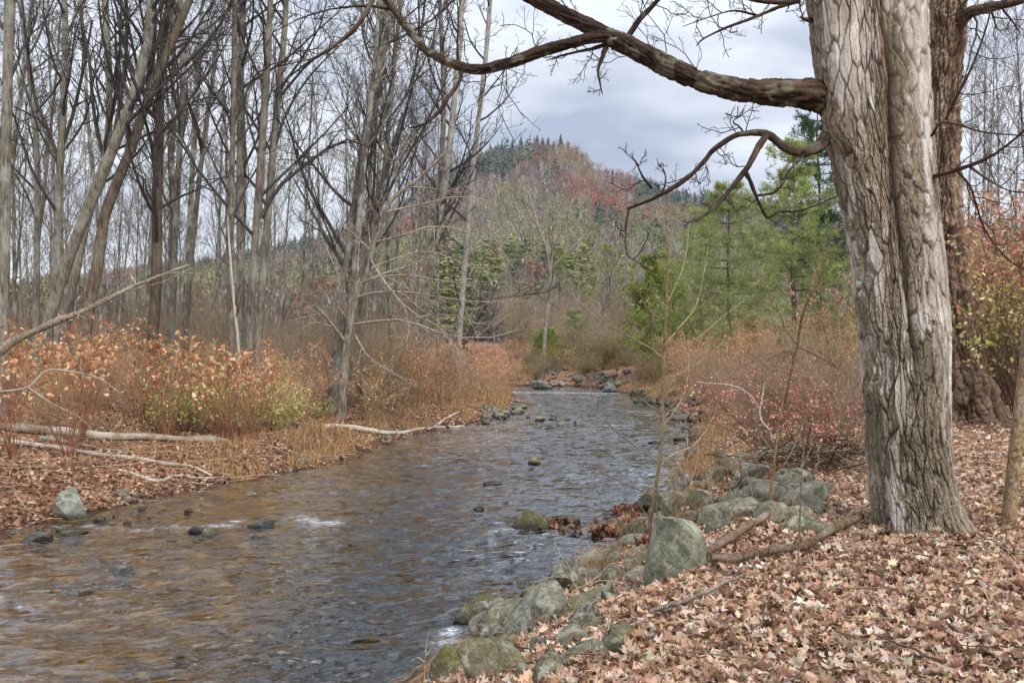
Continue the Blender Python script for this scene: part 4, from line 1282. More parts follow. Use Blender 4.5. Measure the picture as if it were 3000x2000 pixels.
def maple():
    t, base = lobed_trunk()
    R = np.random.default_rng(60)
    paths = []
    def limb(name, pts, w, n, sides, seed, parent=t, **kw):
        pts = [(a_, b_, y_ - .35) for a_, b_, y_ in pts]
        p3 = np.array([ray(*p) for p in pts])
        Yv = np.array([p[2] for p in pts])
        ww = np.interp(np.linspace(0, 1, 12), np.linspace(0, 1, len(w)), w) / F * np.interp(np.linspace(0, 1, 12), np.linspace(0, 1, len(pts)), Yv)
        V, Q, c, P, r = bark_tube(p3, ww, n, sides, seed, base, **kw)
        paths.append((P - base, r))
        return Acc().add(V, Q, c)
    a = limb('limb', [(2500, 300, 7.95), (2440, 286, 7.85), (2396, 280, 7.8), (2296, 274, 7.75), (2194, 268, 7.75), (2092, 249, 7.8), (1990, 210, 7.9), (1888, 159, 8.0), (1811, 121, 8.1), (1760, 96, 8.15), (1671, 51, 8.25), (1569, 0, 8.4), (1480, -50, 8.5), (1300, -150, 8.8)],
             [150, 122, 86, 76, 68, 60, 55, 52, 48, 42, 36, 30], 420, 48, 71, lichen=.5)
    b = limb('limb', [(1810, 122, 8.1), (1760, 108, 8.05), (1700, 119, 8.0), (1620, 140, 8.0), (1540, 168, 8.0), (1460, 192, 8.05), (1420, 202, 8.1), (1370, 201, 8.15), (1310, 181, 8.2), (1250, 148, 8.3), (1215, 110, 8.35), (1180, 65, 8.4), (1130, 0, 8.5), (1085, -50, 8.55)],
             [40, 37, 35, 33, 30, 28, 26, 24, 22, 20, 18], 360, 32, 81, lichen=.7)
    for q in (b,):
        a.add(np.concatenate(q.V), q.P, np.concatenate(q.C))
    side = [([(1352, 210, 8.15), (1345, 240, 8.15), (1310, 290, 8.1), (1290, 322, 8.1), (1255, 356, 8.1), (1222, 371, 8.1), (1198, 374, 8.1)], [16, 14, 12, 8, 4]),
            ([(1782, 122, 8.1), (1766, 165, 8.05), (1752, 205, 8.0), (1758, 245, 8.0), (1765, 277, 8.0)], [17, 14, 10, 6, 3]),
            ([(1830, 128, 8.1), (1870, 62, 8.15), (1905, 25, 8.2), (1935, -10, 8.2), (1960, -60, 8.3)], [22, 20, 17, 14, 12]),
            ([(1790, 125, 8.1), (1740, 142, 8.1), (1690, 152, 8.1), (1640, 165, 8.1), (1600, 178, 8.1)], [14, 11, 9, 6, 3]),
            ([(1100, -40, 8.5), (1090, 0, 8.5), (1068, 45, 8.45), (1030, 95, 8.4), (985, 130, 8.4), (930, 165, 8.4), (867, 210, 8.4), (800, 270, 8.4)], [20, 16, 14, 12, 9, 6, 3]),
            ([(1150, 30, 8.5), (1090, 18, 8.5), (1030, 20, 8.5), (960, 30, 8.5), (880, 55, 8.6), (800, 95, 8.6)], [10, 9, 7, 5, 3]),
            ([(1225, 118, 8.35), (1228, 60, 8.3), (1225, 0, 8.3), (1222, -60, 8.3)], [8, 7, 6, 5]),
            ([(1265, 160, 8.3), (1280, 60, 8.35), (1300, 20, 8.35), (1315, -40, 8.4)], [7, 6, 5, 4]),
            ([(2050, -120, 7.9), (2110, -40, 7.9), (2190, -5, 7.9), (2280, 8, 7.8), (2345, 2, 7.75)][::-1], [18, 14, 11, 9, 7]),
            ([(2345, 2, 7.75), (2280, 22, 7.8), (2200, 55, 7.85), (2120, 85, 7.9), (2060, 115, 7.9), (2040, 135, 7.95)], [15, 12, 10, 8, 5, 3]),
            ([(2215, 45, 7.85), (2150, 32, 7.8), (2080, 50, 7.8), (2000, 78, 7.8)], [8, 6, 4, 3]),
            ([(2380, 60, 7.75), (2355, 55, 7.7), (2345, 48, 7.7)], [14, 12, 9])]
    for i, (p, w) in enumerate(side):
        q = limb('branch', p, w, 60, 10, 100 + i * 3, lichen=.2)
        a.add(np.concatenate(q.V), q.P, np.concatenate(q.C))
    obj('main_limb', a.mesh('main_limb', True), M_bigbark, t)
    k0 = len(paths)
    c1 = limb('limb', [(2500, 372, 7.95), (2450, 385, 7.85), (2425, 402, 7.75), (2401, 427, 7.6), (2366, 443, 7.5), (2331, 443, 7.4), (2296, 429, 7.4), (2261, 401, 7.4), (2237, 391, 7.4), (2191, 390, 7.4), (2156, 397, 7.35), (2121, 417, 7.35), (2086, 443, 7.35), (2068, 467, 7.35), (2037, 499, 7.3), (2009, 524, 7.3), (1974, 548, 7.3), (1938, 569, 7.3), (1896, 590, 7.3), (1837, 612, 7.3)],
              [46, 44, 36, 30, 27, 24, 19, 18, 17, 16, 15, 13, 10, 8], 300, 18, 91, lichen=.25)
    low = [([(2242, 400, 7.4), (2219, 436, 7.35), (2198, 478, 7.3), (2173, 513, 7.3), (2142, 552, 7.3), (2121, 576, 7.3), (2086, 615, 7.25), (2051, 636, 7.25), (2014, 653, 7.2)], [22, 20, 18, 16, 14, 12, 9]),
           ([(2182, 500, 7.3), (2201, 538, 7.3), (2216, 576, 7.3), (2230, 608, 7.35), (2247, 637, 7.4), (2261, 632, 7.4), (2289, 618, 7.45), (2331, 620, 7.5), (2384, 604, 7.5), (2454, 573, 7.55)], [15, 13, 11, 10, 9, 8, 6, 4]),
           ([(2216, 573, 7.3), (2240, 570, 7.3), (2268, 564, 7.3), (2293, 538, 7.3), (2310, 503, 7.3), (2335, 475, 7.3), (2359, 450, 7.4)], [10, 9, 8, 7, 5, 4]),
           ([(1842, 612, 7.3), (1833, 671, 7.3), (1836, 741, 7.3), (1858, 762, 7.3), (1886, 780, 7.25), (1924, 800, 7.2)], [8, 6, 5, 4, 3]),
           ([(2180, 391, 7.4), (2165, 370, 7.4), (2148, 358, 7.4), (2160, 340, 7.4), (2162, 310, 7.4)], [8, 6, 5, 4, 3]),
           ([(1910, 553, 7.3), (1885, 520, 7.3), (1872, 495, 7.3), (1868, 480, 7.3), (1845, 450, 7.3)], [9, 7, 5, 4, 3]),
           ([(1938, 566, 7.3), (1950, 535, 7.3), (1945, 500, 7.3), (1925, 480, 7.3)], [6, 5, 4, 2])]
    for i, (p, w) in enumerate(low):
        q = limb('branch', p, w, 60, 10, 140 + i * 3, lichen=.2)
        c1.add(np.concatenate(q.V), q.P, np.concatenate(q.C))
    obj('lower_limb', c1.mesh('lower_limb', True), M_bigbark, t)
    k1 = len(paths)
    rb = [([(2700, 522, 7.6), (2745, 515, 7.5), (2807, 497, 7.4), (2880, 469, 7.35), (2930, 440, 7.3), (3000, 383, 7.2), (3080, 300, 7.1)], [14, 12, 10, 8, 6]),
          ([(2842, 490, 7.4), (2910, 536, 7.4), (2964, 560, 7.4), (3040, 565, 7.4)], [8, 6, 5, 4]),
          ([(2807, 503, 7.4), (2842, 547, 7.35), (2860, 600, 7.3), (2890, 680, 7.3), (2960, 765, 7.3), (3050, 810, 7.3)], [8, 7, 6, 4]),
          ([(2715, 420, 7.6), (2735, 390, 7.5), (2757, 360, 7.45), (2815, 367, 7.4), (2872, 386, 7.4), (2949, 394, 7.4), (3040, 400, 7.4)], [9, 8, 7, 5, 4]),
          ([(2770, 350, 7.5), (2800, 290, 7.5), (2850, 190, 7.5), (2888, 85, 7.5), (2905, 20, 7.5)], [9, 8, 6, 4])]
    rr = None
    for i, (p, w) in enumerate(rb):
        q = limb('branch', p, w, 60, 9, 180 + i * 3)
        rr = q if rr is None else rr.add(np.concatenate(q.V), q.P, np.concatenate(q.C)) if False else (rr or q)
        if q is not rr:
            rr.add(np.concatenate(q.V), q.P, np.concatenate(q.C))
    obj('side_branch', rr.mesh('side_branch', True), M_bigbark, t)
    # twigs
    acc = Acc()
    def tw(P, r, n, L, L2, seed, up=.04, t0=.1):
        RR = np.random.default_rng(seed)
        m = 24
        PP = spline(P[:: max(1, len(P) // 12)], m)
        rad = np.full(m, .0065)
        A, ra = grow(PP[None], rad[None], n, t0, 1, 1, 62, 8, .26, up, .8, .0035, .6, L=L, R=RR)
        B, rb_ = grow(A, ra, 5, .15, 1, .45, 48, 6, .22, up, .7, .002, .5, R=RR)
        C_, rc = grow(B, rb_, 3, .2, 1, .5, 45, 5, .28, up, .8, .0016, .4, R=RR)
        for a_, b_, s_ in ((A, ra, 5), (B, rb_, 4), (C_, rc, 3)):
            acc.add(*tubes(a_, b_, s_), lin(70, 60, 54))
    for i, (P, r) in enumerate(paths):
        if i == 0:
            tw(P[130:], r, 11, .9, .4, i)
        elif i == 1:
            tw(P[60:], r, 13, .85, .4, i)
        elif i < k0:
            Ln = np.linalg.norm(np.diff(P, axis=0), axis=1).sum()
            tw(P, r, int(3 + Ln * 3), min(.8, .3 + Ln * .25), .3, i)
        elif i == k0:
            tw(P[110:], r, 8, .45, .3, i)
        elif i < k1:
            tw(P, r, 3, .35, .2, i)
        else:
            tw(P, r, 5, .5, .2, i)
    obj('crown', acc.mesh('crown', True), M_attr, t)
maple()

def brown_trunk():
    Y0 = 16.5
    pts = [(2862, 1290), (2848, 1200), (2822, 1080), (2795, 900), (2778, 720), (2768, 540), (2764, 380), (2768, 220), (2774, 80), (2776, -60), (2770, -400), (2760, -800)]
    w = [205, 170, 135, 112, 96, 92, 90, 96, 112, 100, 80, 50]
    base = ray(2855, 1250, Y0)
    base[2] = float(zt(base[0], Y0)) - .05
    P = [ray(a, b, Y0 + .4) for a, b in pts]
    P[0][2] = min(P[0][2], base[2] - .1)
    V, Q, c, PP, r = bark_tube(np.array(P), np.array(w) / F * Y0, 620, 120, 301, base, rough=.035, colr=(lin(160, 138, 116), lin(128, 106, 88)), sx=7.0)
    V3 = V + base
    for hx, hy, hw, hh in [(2801, 676, .075, .085), (2799, 702, .07, .075)]:     # two hollow holes
        q = ray(hx, hy, Y0)
        e = np.exp(-(((V3[:, 0] - q[0]) / hw) ** 2 + ((V3[:, 2] - q[2]) / hh) ** 2) ** 2) * (V3[:, 1] < Y0 + .4)
        V = V + np.stack([-e * .10, e * .30, 0 * e], -1)
        c = c * (1 - .75 * e[:, None])
    t = thing('maple_tree', 'leaning brown-barked maple with two woodpecker holes, just behind the great pale trunk', 'tree', tuple(base))
    obj('trunk', Acc().add(V, Q, c).mesh('trunk', True), M_bigbark, t)
    lp = np.array([ray(2790, 75, Y0 + .3), ray(2830, 45, Y0), ray(2862, 30, Y0 - .2), ray(2930, 15, Y0 - .4), ray(3000, -4, Y0 - .6), ray(3120, -60, Y0 - .8)])
    V, Q, c, PP, r = bark_tube(lp, np.array([60, 38, 32, 28, 24, 20]) / F * Y0, 120, 24, 330, base, colr=(lin(110, 94, 80), lin(84, 68, 58)))
    obj('main_limb', Acc().add(V, Q, c).mesh('main_limb', True), M_bigbark, t)
    R = np.random.default_rng(9)
    up = spline(np.array(P)[7:] - base, 20)
    acc = Acc()
    for par, n, L in ((PP[::6] - base, 10, 2.0), (up, 12, 3.0)):
        par = spline(par, 20)
        A, ra = grow(par[None], np.full((1, 20), .03), n, .1, 1, 1, 55, 8, .2, .05, .8, .006, .8, L=L, R=R)
        B, rb = grow(A, ra, 6, .2, 1, .5, 45, 6, .2, .03, .7, .004, .6, R=R)
        C_, rc = grow(B, rb, 5, .2, 1, .5, 45, 5, .2, .02, .7, .003, .5, R=R)
        for a_, b_, s_ in ((A, ra, 5), (B, rb, 4), (C_, rc, 3)):
            acc.add(*tubes(a_, b_, s_), lin(84, 74, 68))
    obj('crown', acc.mesh('crown', True), M_attr, t)
brown_trunk()

# ------------------------------------------------------------------ rocks
import bmesh
def ico(sub):
    bm = bmesh.new()
    bmesh.ops.create_icosphere(bm, subdivisions=sub, radius=1.0)
    V = np.array([v.co[:] for v in bm.verts])
    T = np.array([[v.index for v in f.verts] for f in bm.faces])
    bm.free()
    return V, T
ICO = {k: ico(k) for k in (3, 4, 5)}

def rock_mesh(name, seed, dims, sub=4, cuts=14, pre=(1, .85, .8), tilt=0.0, yaw=0.0, smooth=1.0, lump=.28):
    R = np.random.default_rng(seed)
    V, T = ICO[sub]
    V = V * (1 + lump * fbm(V[:, 0] * 1.2 + seed, V[:, 1] * 1.2, V[:, 2] * 1.2, seed, 3))[:, None]
    for _ in range(cuts):
        n = nrm(R.normal(size=3))
        o = R.uniform(.42, .80)
        d = V @ n - o
        V = V - np.where(d > 0, d * .99, 0)[:, None] * n
    V = V * np.array(pre)
    V = V + V / np.linalg.norm(V, axis=1, keepdims=True) * (.030 * fbm(V[:, 0] * 4, V[:, 1] * 4, V[:, 2] * 4, seed + 3, 3) + .022 * fbm(V[:, 0] * 13, V[:, 1] * 13, V[:, 2] * 13, seed + 5, 2))[:, None]
    c, s = math.cos(yaw), math.sin(yaw)
    V = V @ np.array([[c, s, 0], [-s, c, 0], [0, 0, 1]])
    c, s = math.cos(tilt), math.sin(tilt)
    V = V @ np.array([[c, 0, s], [0, 1, 0], [-s, 0, c]])
    lo, hi = V.min(0), V.max(0)
    V = (V - (lo + hi) / 2) / (hi - lo) * np.array(dims)
    return mk_mesh(name, V, [T], None, True)

RCOUNT = [0]
def rock(label, box, color=(120, 118, 108), moss=.3, name='rock', depth=.9, sink=.28, Y=None, group=None, **kw):
    x0, y0, x1, y1 = box
    mx = (x0 + x1) / 2
    g = gpt(mx, y1)
    Yf = g[1] if Y is None else Y
    w = (x1 - x0) / F * Yf
    d = max(w * depth, .04)
    d = min(d, w * 1.2 + .1)
    Yc = Yf + d * .40
    w = (x1 - x0) / F * Yc
    h = (y1 - y0) / F * Yc
    top = H - (y0 - 1000) / F * (Yc + .05)
    hh = h * (1 + sink)
    RCOUNT[0] += 1
    sd = 400 + RCOUNT[0]
    me = rock_mesh(name, sd, (w * 1.06, d, hh), **kw)
    o = obj(name, me, M_rock, None, (*lin(*color), moss))
    o.location = ((mx - 1500) / F * Yc, Yc, top - hh / 2)
    return tag(o, label, 'rock', group)

OL, GR, TN, BL, DK = (128, 124, 100), (140, 140, 134), (142, 128, 102), (104, 108, 112), (84, 82, 74)
for row in [
    ('large mossy boulder with a split face at the lower edge of the bank', (1338, 1850, 1536, 2010), (134, 130, 112), .75, dict(sub=5)),
    ('wedge-shaped olive boulder beside the large mossy boulder, half in leaves', (1553, 1896, 1652, 2004), (130, 128, 106), .25, dict(sub=5, pre=(1, .8, 1.1))),
    ('dark mossy stone under the large mossy boulder at the water', (1258, 1892, 1392, 1998), (98, 94, 74), .9, dict()),
    ('dark wet slab with a bright moss rim jutting into the water', (1334, 1748, 1510, 1832), (92, 90, 80), 1.0, dict(pre=(1.4, 1, .5), tilt=.08)),
    ('long smooth slab sloping into the water behind the mossy boulder', (1478, 1700, 1655, 1858), (132, 132, 122), .2, dict(sub=5, pre=(1.5, 1, .6), tilt=.45)),
    ('flat-topped slab overlapping the long smooth slab', (1585, 1704, 1800, 1810), (126, 124, 106), .35, dict(sub=5, pre=(1.5, .9, .6), tilt=.35)),
    ('low dark slab edge under the leaves at the top of the rock steps', (1630, 1760, 1752, 1858), (96, 94, 86), .2, dict(pre=(1.5, .9, .5), tilt=.4)),
    ('rounded grey dome of rock rising above the sloping slab', (1608, 1626, 1722, 1728), (130, 130, 122), .15, dict(cuts=4)),
    ('small grey angular rock between the dome and the big green boulder', (1690, 1656, 1764, 1722), (104, 106, 104), .2, dict()),
    ('dark squarish stone by the water below the big green boulder', (1774, 1595, 1834, 1642), (86, 86, 78), .6, dict()),
    ('tan rounded stone leaning on the big green boulder', (1832, 1594, 1896, 1676), (148, 134, 104), .1, dict(cuts=4)),
    ('big pale green egg-shaped boulder at the top of the bank', (1892, 1504, 2066, 1712), (150, 156, 138), .15, dict(sub=5, cuts=5, pre=(1, .9, 1.1))),
    ('grey slab wedged beneath the big green boulder', (1832, 1655, 1906, 1716), (118, 116, 104), .2, dict(pre=(1.4, .9, .6))),
    ('small pale slab just above the large mossy boulder', (1420, 1820, 1494, 1868), (136, 134, 122), .2, dict()),
    ('small wedge of stone between the mossy boulder and the olive boulder', (1510, 1930, 1554, 2000), (112, 110, 92), .3, dict()),
    ('narrow grey stone above the olive boulder', (1544, 1848, 1604, 1920), (118, 116, 106), .15, dict()),
    ('mossy midstream boulder with red leaves caught against it', (1501, 1490, 1622, 1554), (112, 104, 82), .85, dict(sub=5, pre=(1.3, .9, .8))),
    ('low mossy stone beside the midstream boulder', (1636, 1509, 1698, 1536), (98, 92, 70), .9, dict()),
    ('small white stone among red leaves at the midstream boulder', (1652, 1531, 1684, 1550), (226, 226, 224), .0, dict(cuts=3)),
    ('yellow-green rounded stone alone in midstream', (1547, 1339, 1584, 1360), (160, 150, 96), .6, dict(cuts=3)),
    ('flat brown stone barely above the riffle with a leaf on it', (1416, 1403, 1476, 1420), (118, 100, 80), .1, dict(pre=(1.4, 1, .5))),
    ('small dark pointed stone breaking the riffle', (1386, 1480, 1418, 1494), (70, 74, 78), .0, dict()),
    ('mossy stone among wet leaves at the foot of the sapling', (1778, 1518, 1834, 1550), (96, 94, 70), .7, dict()),
    ('low wet stone in the leaf jam upstream of the sapling', (1810, 1494, 1862, 1514), (88, 86, 74), .4, dict()),
    ('thin dark stone awash by the leaf jam', (1762, 1510, 1794, 1522), (80, 80, 72), .3, dict()),
    ('square dark boulder at the waterline behind the sapling', (1860, 1432, 1926, 1494), (100, 100, 86), .35, dict(sub=5)),
    ('blue-grey tilted slab lying on the square dark boulder', (1920, 1384, 2028, 1468), (104, 108, 114), .05, dict(pre=(1.5, .9, .6), tilt=.5)),
    ('broad olive boulder below the long slab', (1944, 1426, 2096, 1524), (130, 126, 100), .3, dict(sub=5)),
    ('small olive stone between the sapling and the broad olive boulder', (1920, 1493, 1964, 1528), (112, 110, 84), .5, dict()),
    ('long pale slab lying along the top of the bank', (2045, 1446, 2258, 1534), (140, 140, 120), .15, dict(sub=5, pre=(1.8, .8, .5), tilt=.15)),
    ('dark low slab beneath the long pale slab', (2066, 1514, 2146, 1566), (112, 112, 96), .2, dict(pre=(1.5, .9, .6), tilt=.3)),
    ('dark-sided boulder above the tilted slab at the water', (2074, 1362, 2170, 1420), (100, 96, 82), .4, dict()),
    ('grey block on the bank beyond the dark-sided boulder', (2166, 1350, 2258, 1412), (128, 128, 120), .1, dict()),
    ('grey block set back among brown leaves', (2268, 1381, 2348, 1432), (108, 108, 98), .1, dict()),
    ('small block touching the end of the long pale slab', (2290, 1438, 2346, 1476), (112, 112, 96), .15, dict()),
    ('angular grey-green rock nearest to the pale trunk', (2318, 1406, 2430, 1482), (134, 136, 116), .1, dict(pre=(1.4, .9, .8), tilt=.4)),
    ('half-buried green rock under the fallen branches', (2298, 1508, 2424, 1572), (112, 116, 92), .15, dict()),
    ('pale flat stone beyond the grey block', (2158, 1322, 2220, 1360), (142, 140, 128), .05, dict()),
    ('low stone filling the gap behind the blue-grey slab', (2130, 1392, 2188, 1440), (118, 116, 98), .15, dict()),
    ('pale stone tucked behind the long pale slab', (2176, 1404, 2252, 1446), (132, 130, 118), .1, dict()),
    ('small stone peeping from leaves by the lowest stick', (2253, 1680, 2308, 1716), (112, 112, 92), .2, dict()),
    ('thin dark ledge stone on the far bend of the near bank', (1855, 1166, 1912, 1180), (66, 64, 56), .2, dict(pre=(1.5, 1, .5))),
    ('flat grey ledge stone at the waterline near the pink shrub', (1963, 1214, 2030, 1232), (110, 110, 100), .2, dict(pre=(1.5, 1, .5))),
    ('dark stone behind the flat grey ledge stone', (1952, 1200, 2004, 1220), (72, 70, 62), .3, dict()),
    ('mossy boulder at the waterline under the pink shrub', (2012, 1204, 2058, 1236), (94, 92, 62), .9, dict()),
    ('rounded stone awash in front of the reeds', (1973, 1273, 2008, 1292), (120, 116, 100), .1, dict(cuts=4)),
    ('small dark stone in the water below the ledge', (1994, 1247, 2024, 1259), (70, 72, 74), .1, dict()),
    ('brown stone awash with leaves caught on it', (1900, 1289, 1938, 1302), (96, 84, 68), .2, dict()),
    ('olive boulder under the leaning grass at the near bank', (2004, 1308, 2052, 1344), (104, 102, 80), .4, dict()),
    ('grey round boulder below the pink leaves', (2027, 1134, 2072, 1168), (138, 132, 128), .0, dict(cuts=4)),
    ('blue-grey slanting rock on the far bend', (1766, 1118, 1806, 1148), (112, 116, 120), .05, dict(tilt=.4)),
    ('grey boulder on the far bank under the drooping twigs', (1556, 1112, 1616, 1140), (138, 138, 132), .1, dict()),
    ('white boulder high on the far bank', (1686, 1007, 1708, 1022), (226, 226, 224), 0, dict(cuts=4, Y=62)),
    ('long white boulder high on the far bank beside the twisted trunk', (1712, 1005, 1740, 1020), (220, 218, 214), 0, dict(cuts=4, Y=62.5)),
    # across the stream
    ('large grey veined boulder on the leafy far shore', (172, 1428, 272, 1526), (146, 148, 144), .35, dict(sub=5, tilt=-.5)),
    ('grey-green stone on the dark mud beside the veined boulder', (342, 1428, 378, 1460), (128, 128, 112), .2, dict(cuts=4)),
    ('pale round stone below the grey-green stone', (361, 1452, 387, 1475), (150, 148, 136), .1, dict(cuts=3)),
    ('little stone beside the pale round stone', (384, 1444, 404, 1462), (122, 116, 100), .1, dict(cuts=3)),
    ('smooth stone at the water by the veined boulder', (268, 1506, 308, 1527), (132, 126, 112), .1, dict(cuts=4)),
    ('flat grey stone awash near the far shore', (72, 1556, 150, 1586), (116, 112, 104), .1, dict(pre=(1.5, 1, .5), cuts=4)),
    ('low tan stone awash in the white water', (166, 1551, 252, 1568), (130, 116, 92), .2, dict(pre=(1.5, 1, .5))),
    ('small brown stone at the water on the leafy shore', (104, 1540, 130, 1562), (120, 98, 80), .1, dict()),
    ('stone half buried in leaves above the flat grey stone', (46, 1466, 84, 1488), (124, 120, 108), .1, dict()),
    ('grey stone at the shore below the dead stems', (856, 1338, 906, 1362), (128, 130, 122), .15, dict()),
    ('dark wet stone with white water on both sides', (555, 1533, 614, 1564), (82, 84, 84), .1, dict(cuts=4)),
    ('yellowish stone against the dark wet stone', (588, 1543, 635, 1570), (176, 168, 108), .2, dict()),
    ('slate-grey stone awash upstream of the white water', (728, 1522, 798, 1546), (96, 100, 106), .0, dict(pre=(1.5, 1, .5))),
    ('jagged pale grey rock alone in the brown shallows', (314, 1648, 392, 1682), (168, 170, 172), .0, dict(lump=.5)),
    ('reddish squared stone at the end of the driftwood', (624, 1392, 668, 1414), (132, 92, 74), .0, dict(cuts=12)),
]:
    kw = dict(row[4])
    if row[1][2] - row[1][0] < 70:
        kw.setdefault('sub', 3)
    rock(row[0], row[1], row[2], row[3], **kw)

def cobbles():
    R = np.random.default_rng(21)
    protos = [rock_mesh('stone', 700 + i, (1, .85, .7), 3, 5 + 2 * (i % 3)) for i in range(7)]
    def put(n, xr, yr, sr, cols, label, group, dmin=-9):
        for i in range(n):
            px, py = R.uniform(*xr), R.uniform(*yr)
            g = gpt(px, py)
            for _ in range(30):
                if float(sdist(g[0], g[1])) >= dmin:
                    break
                px, py = R.uniform(*xr), R.uniform(*yr)
                g = gpt(px, py)
            s = R.uniform(*sr)
            o = obj('stone', protos[int(R.integers(0, 7))], M_rock, None, (*(lin(*cols[int(R.integers(0, len(cols)))]) * R.uniform(.85, 1.15)), R.choice([0, .1, .5])))
            o.location = (g[0], g[1], max(g[2], -.02) + s * .12)
            o.rotation_euler = (R.normal(0, .3), R.normal(0, .3), R.uniform(0, 6.28))
            o.scale = (s, s * R.uniform(.8, 1.1), s * R.uniform(.7, 1.1))
            tag(o, label, 'stone', group)
    G3 = [(150, 146, 134), (132, 126, 114), (164, 156, 140), (118, 114, 106), (148, 128, 112), (112, 116, 116)]
    put(58, (1400, 1545), (1196, 1252), (.14, .42), G3, 'rounded cobble on the gravel tongue at the stream bend', 'cobbles on the gravel tongue', -.45)
    put(7, (1540, 1700), (1195, 1250), (.15, .40), G3, 'cobble awash in the shallows beyond the gravel tongue', 'cobbles awash at the bend')
    put(78, (1490, 1840), (1082, 1136), (.18, .62), [(150, 146, 136), (122, 118, 108), (96, 92, 84), (108, 104, 92), (132, 124, 108)], 'grey stone heaped along the far bank of the bend', 'stones along the far bank', .1)
    put(30, (1830, 2060), (1150, 1290), (.2, .55), [(96, 92, 80), (110, 106, 92), (80, 76, 66)], 'dark stone edging the near bank beyond the sapling', 'stones edging the near bank', -.15)
    put(26, (1120, 1400), (1240, 1330), (.10, .26), G3, 'small stone lying in the shore grass near the white driftwood', 'stones in the shore grass', .1)
    put(18, (20, 560), (1440, 1560), (.06, .14), G3, 'pebble-sized stone on the muddy far shore', 'little stones on the muddy shore')
    put(38, (1880, 2350), (1330, 1540), (.16, .48), [(126, 122, 106), (112, 106, 92), (138, 134, 122), (150, 140, 122)], 'small rock among leaves between the larger bank rocks', 'small rocks on the near bank', .0)
    put(26, (1400, 1840), (1660, 1960), (.1, .28), [(120, 118, 100), (104, 100, 86)], 'small rock filling a gap between the slabs at the water', 'gap-filling rocks by the slabs', .02)
    n = 0
    cols = [(126, 122, 104), (112, 106, 90), (138, 134, 120), (100, 98, 88), (150, 142, 124)]
    while n < 64:
        y = R.uniform(6.3, 15.5)
        x = float(np.interp(y, [4.2, 6.8, 8.4, 9.9, 10.9, 12.3, 15.6], [-2.3, -.85, -.1, .45, 1.1, 1.75, 2.75])) + R.uniform(-.1, 1.05)
        d = float(sdist(x, y))
        if d < -.12:
            continue
        s = R.uniform(.12, .36) * (1.25 if y > 9 else 1)
        o = obj('rock', protos[int(R.integers(0, 7))], M_rock, None, (*(lin(*cols[int(R.integers(0, 5))]) * R.uniform(.8, 1.15)), R.choice([.05, .2, .5, .8])))
        o.location = (x, y, float(zt(x, y)) + s * .16)
        o.rotation_euler = (R.normal(0, .5), R.normal(0, .5), R.uniform(0, 6.28))
        o.scale = (s * R.uniform(.9, 1.5), s * R.uniform(.7, 1.1), s * R.uniform(.6, .95))
        tag(o, 'middling rock of the jumble along the near waterline', 'rock', 'jumbled rocks along the near waterline')
        n += 1
cobbles()

# ------------------------------------------------------------------ logs and sticks
def log(name, label, pts, w, color, alpha=.5, lift=.5, cat='log', Y=None, sides=14, extra=(), group=None, mat=None, n=70, seedv=0):
    """pts in pixels, lying on the ground (or at an explicit distance when a third number is given)"""
    R = np.random.default_rng(int(pts[0][0] * 3 + pts[0][1]) + seedv)
    def path(pp, ww):
        P = []
        for p in pp:
            q = ray(*p) if len(p) == 3 else gpt(p[0], p[1])
            P.append(q)
        P = np.array(P)
        Pn = spline(P, n)
        wd = np.interp(np.linspace(0, 1, n), np.linspace(0, 1, len(ww)), ww) / F * Pn[:, 1] / 2
        for i, p in enumerate(Pn):
            if len(pp[0]) < 3:
                p[2] = max(float(zt(p[0], p[1])), .0)
        if len(pp[0]) < 3:
            Pn[:, 2] = np.convolve(np.pad(Pn[:, 2], 4, 'edge'), np.ones(9) / 9, 'valid')
            Pn[:, 2] += wd * 2 * lift + (.05 if lift > .55 else 0)
        wd = wd * (1 + .12 * vnoise(np.linspace(0, n * .25, n), seedv, 0, 3))
        return Pn, wd
    acc = Acc()
    P, r = path(pts, w)
    base = P[0].copy()
    V, Q = tubes(P - base, r, sides, True)
    cc = np.repeat(P - base, sides, 0)
    V = cc + (V - cc) * (1 + .34 * vnoise(V[:, 0] * 4, V[:, 1] * 4, V[:, 2] * 4, seedv + 3) + .16 * vnoise(np.tile(np.arange(sides), len(P)) * .9, V[:, 0] * 2.5, V[:, 1] * 2.5, 5))[:, None]
    acc.add(V, Q)
    for pp, ww in extra:
        P2, r2 = path(pp, ww)
        V, Q = tubes(P2 - base, r2, 6, True)
        acc.add(V, Q)
    o = obj(name, acc.mesh(name, True), mat or M_wood, None, (*lin(*color), alpha))
    o.location = base
    return tag(o, label, cat, group)

PW, TW, BW = (176, 160, 138), (150, 130, 108), (106, 84, 66)
log('fallen_log', 'thick weathered log with a broken end lying below the rusty canes', [(-60, 1262), (0, 1264), (168, 1274), (286, 1287), (408, 1290), (510, 1295), (612, 1298), (678, 1303)], [26, 26, 26, 24, 22, 22, 24, 16], TW, .7, sides=14, extra=[([(630, 1298), (648, 1286), (655, 1280)], [10, 5])])
log('driftwood_branch', 'long pale driftwood running down the bank under the weathered log', [(-60, 1290), (0, 1298), (153, 1314), (255, 1333), (383, 1350), (459, 1358), (541, 1368), (587, 1384), (622, 1400)], [16, 15, 14, 13, 12, 11, 9], PW, .8)
log('driftwood_branch', 'curved white driftwood stick nearest to the water below the logs', [(347, 1381), (398, 1399), (449, 1415), (490, 1412), (520, 1400), (622, 1406)], [8, 10, 12, 11, 10, 8], (190, 176, 154), .9, extra=[([(470, 1414), (455, 1430)], [5, 2])])
log('fallen_branch', 'straight thin grey stick lying across the stem litter', [(-30, 1362), (60, 1366), (170, 1373)], [7, 6, 4], TW, .5)
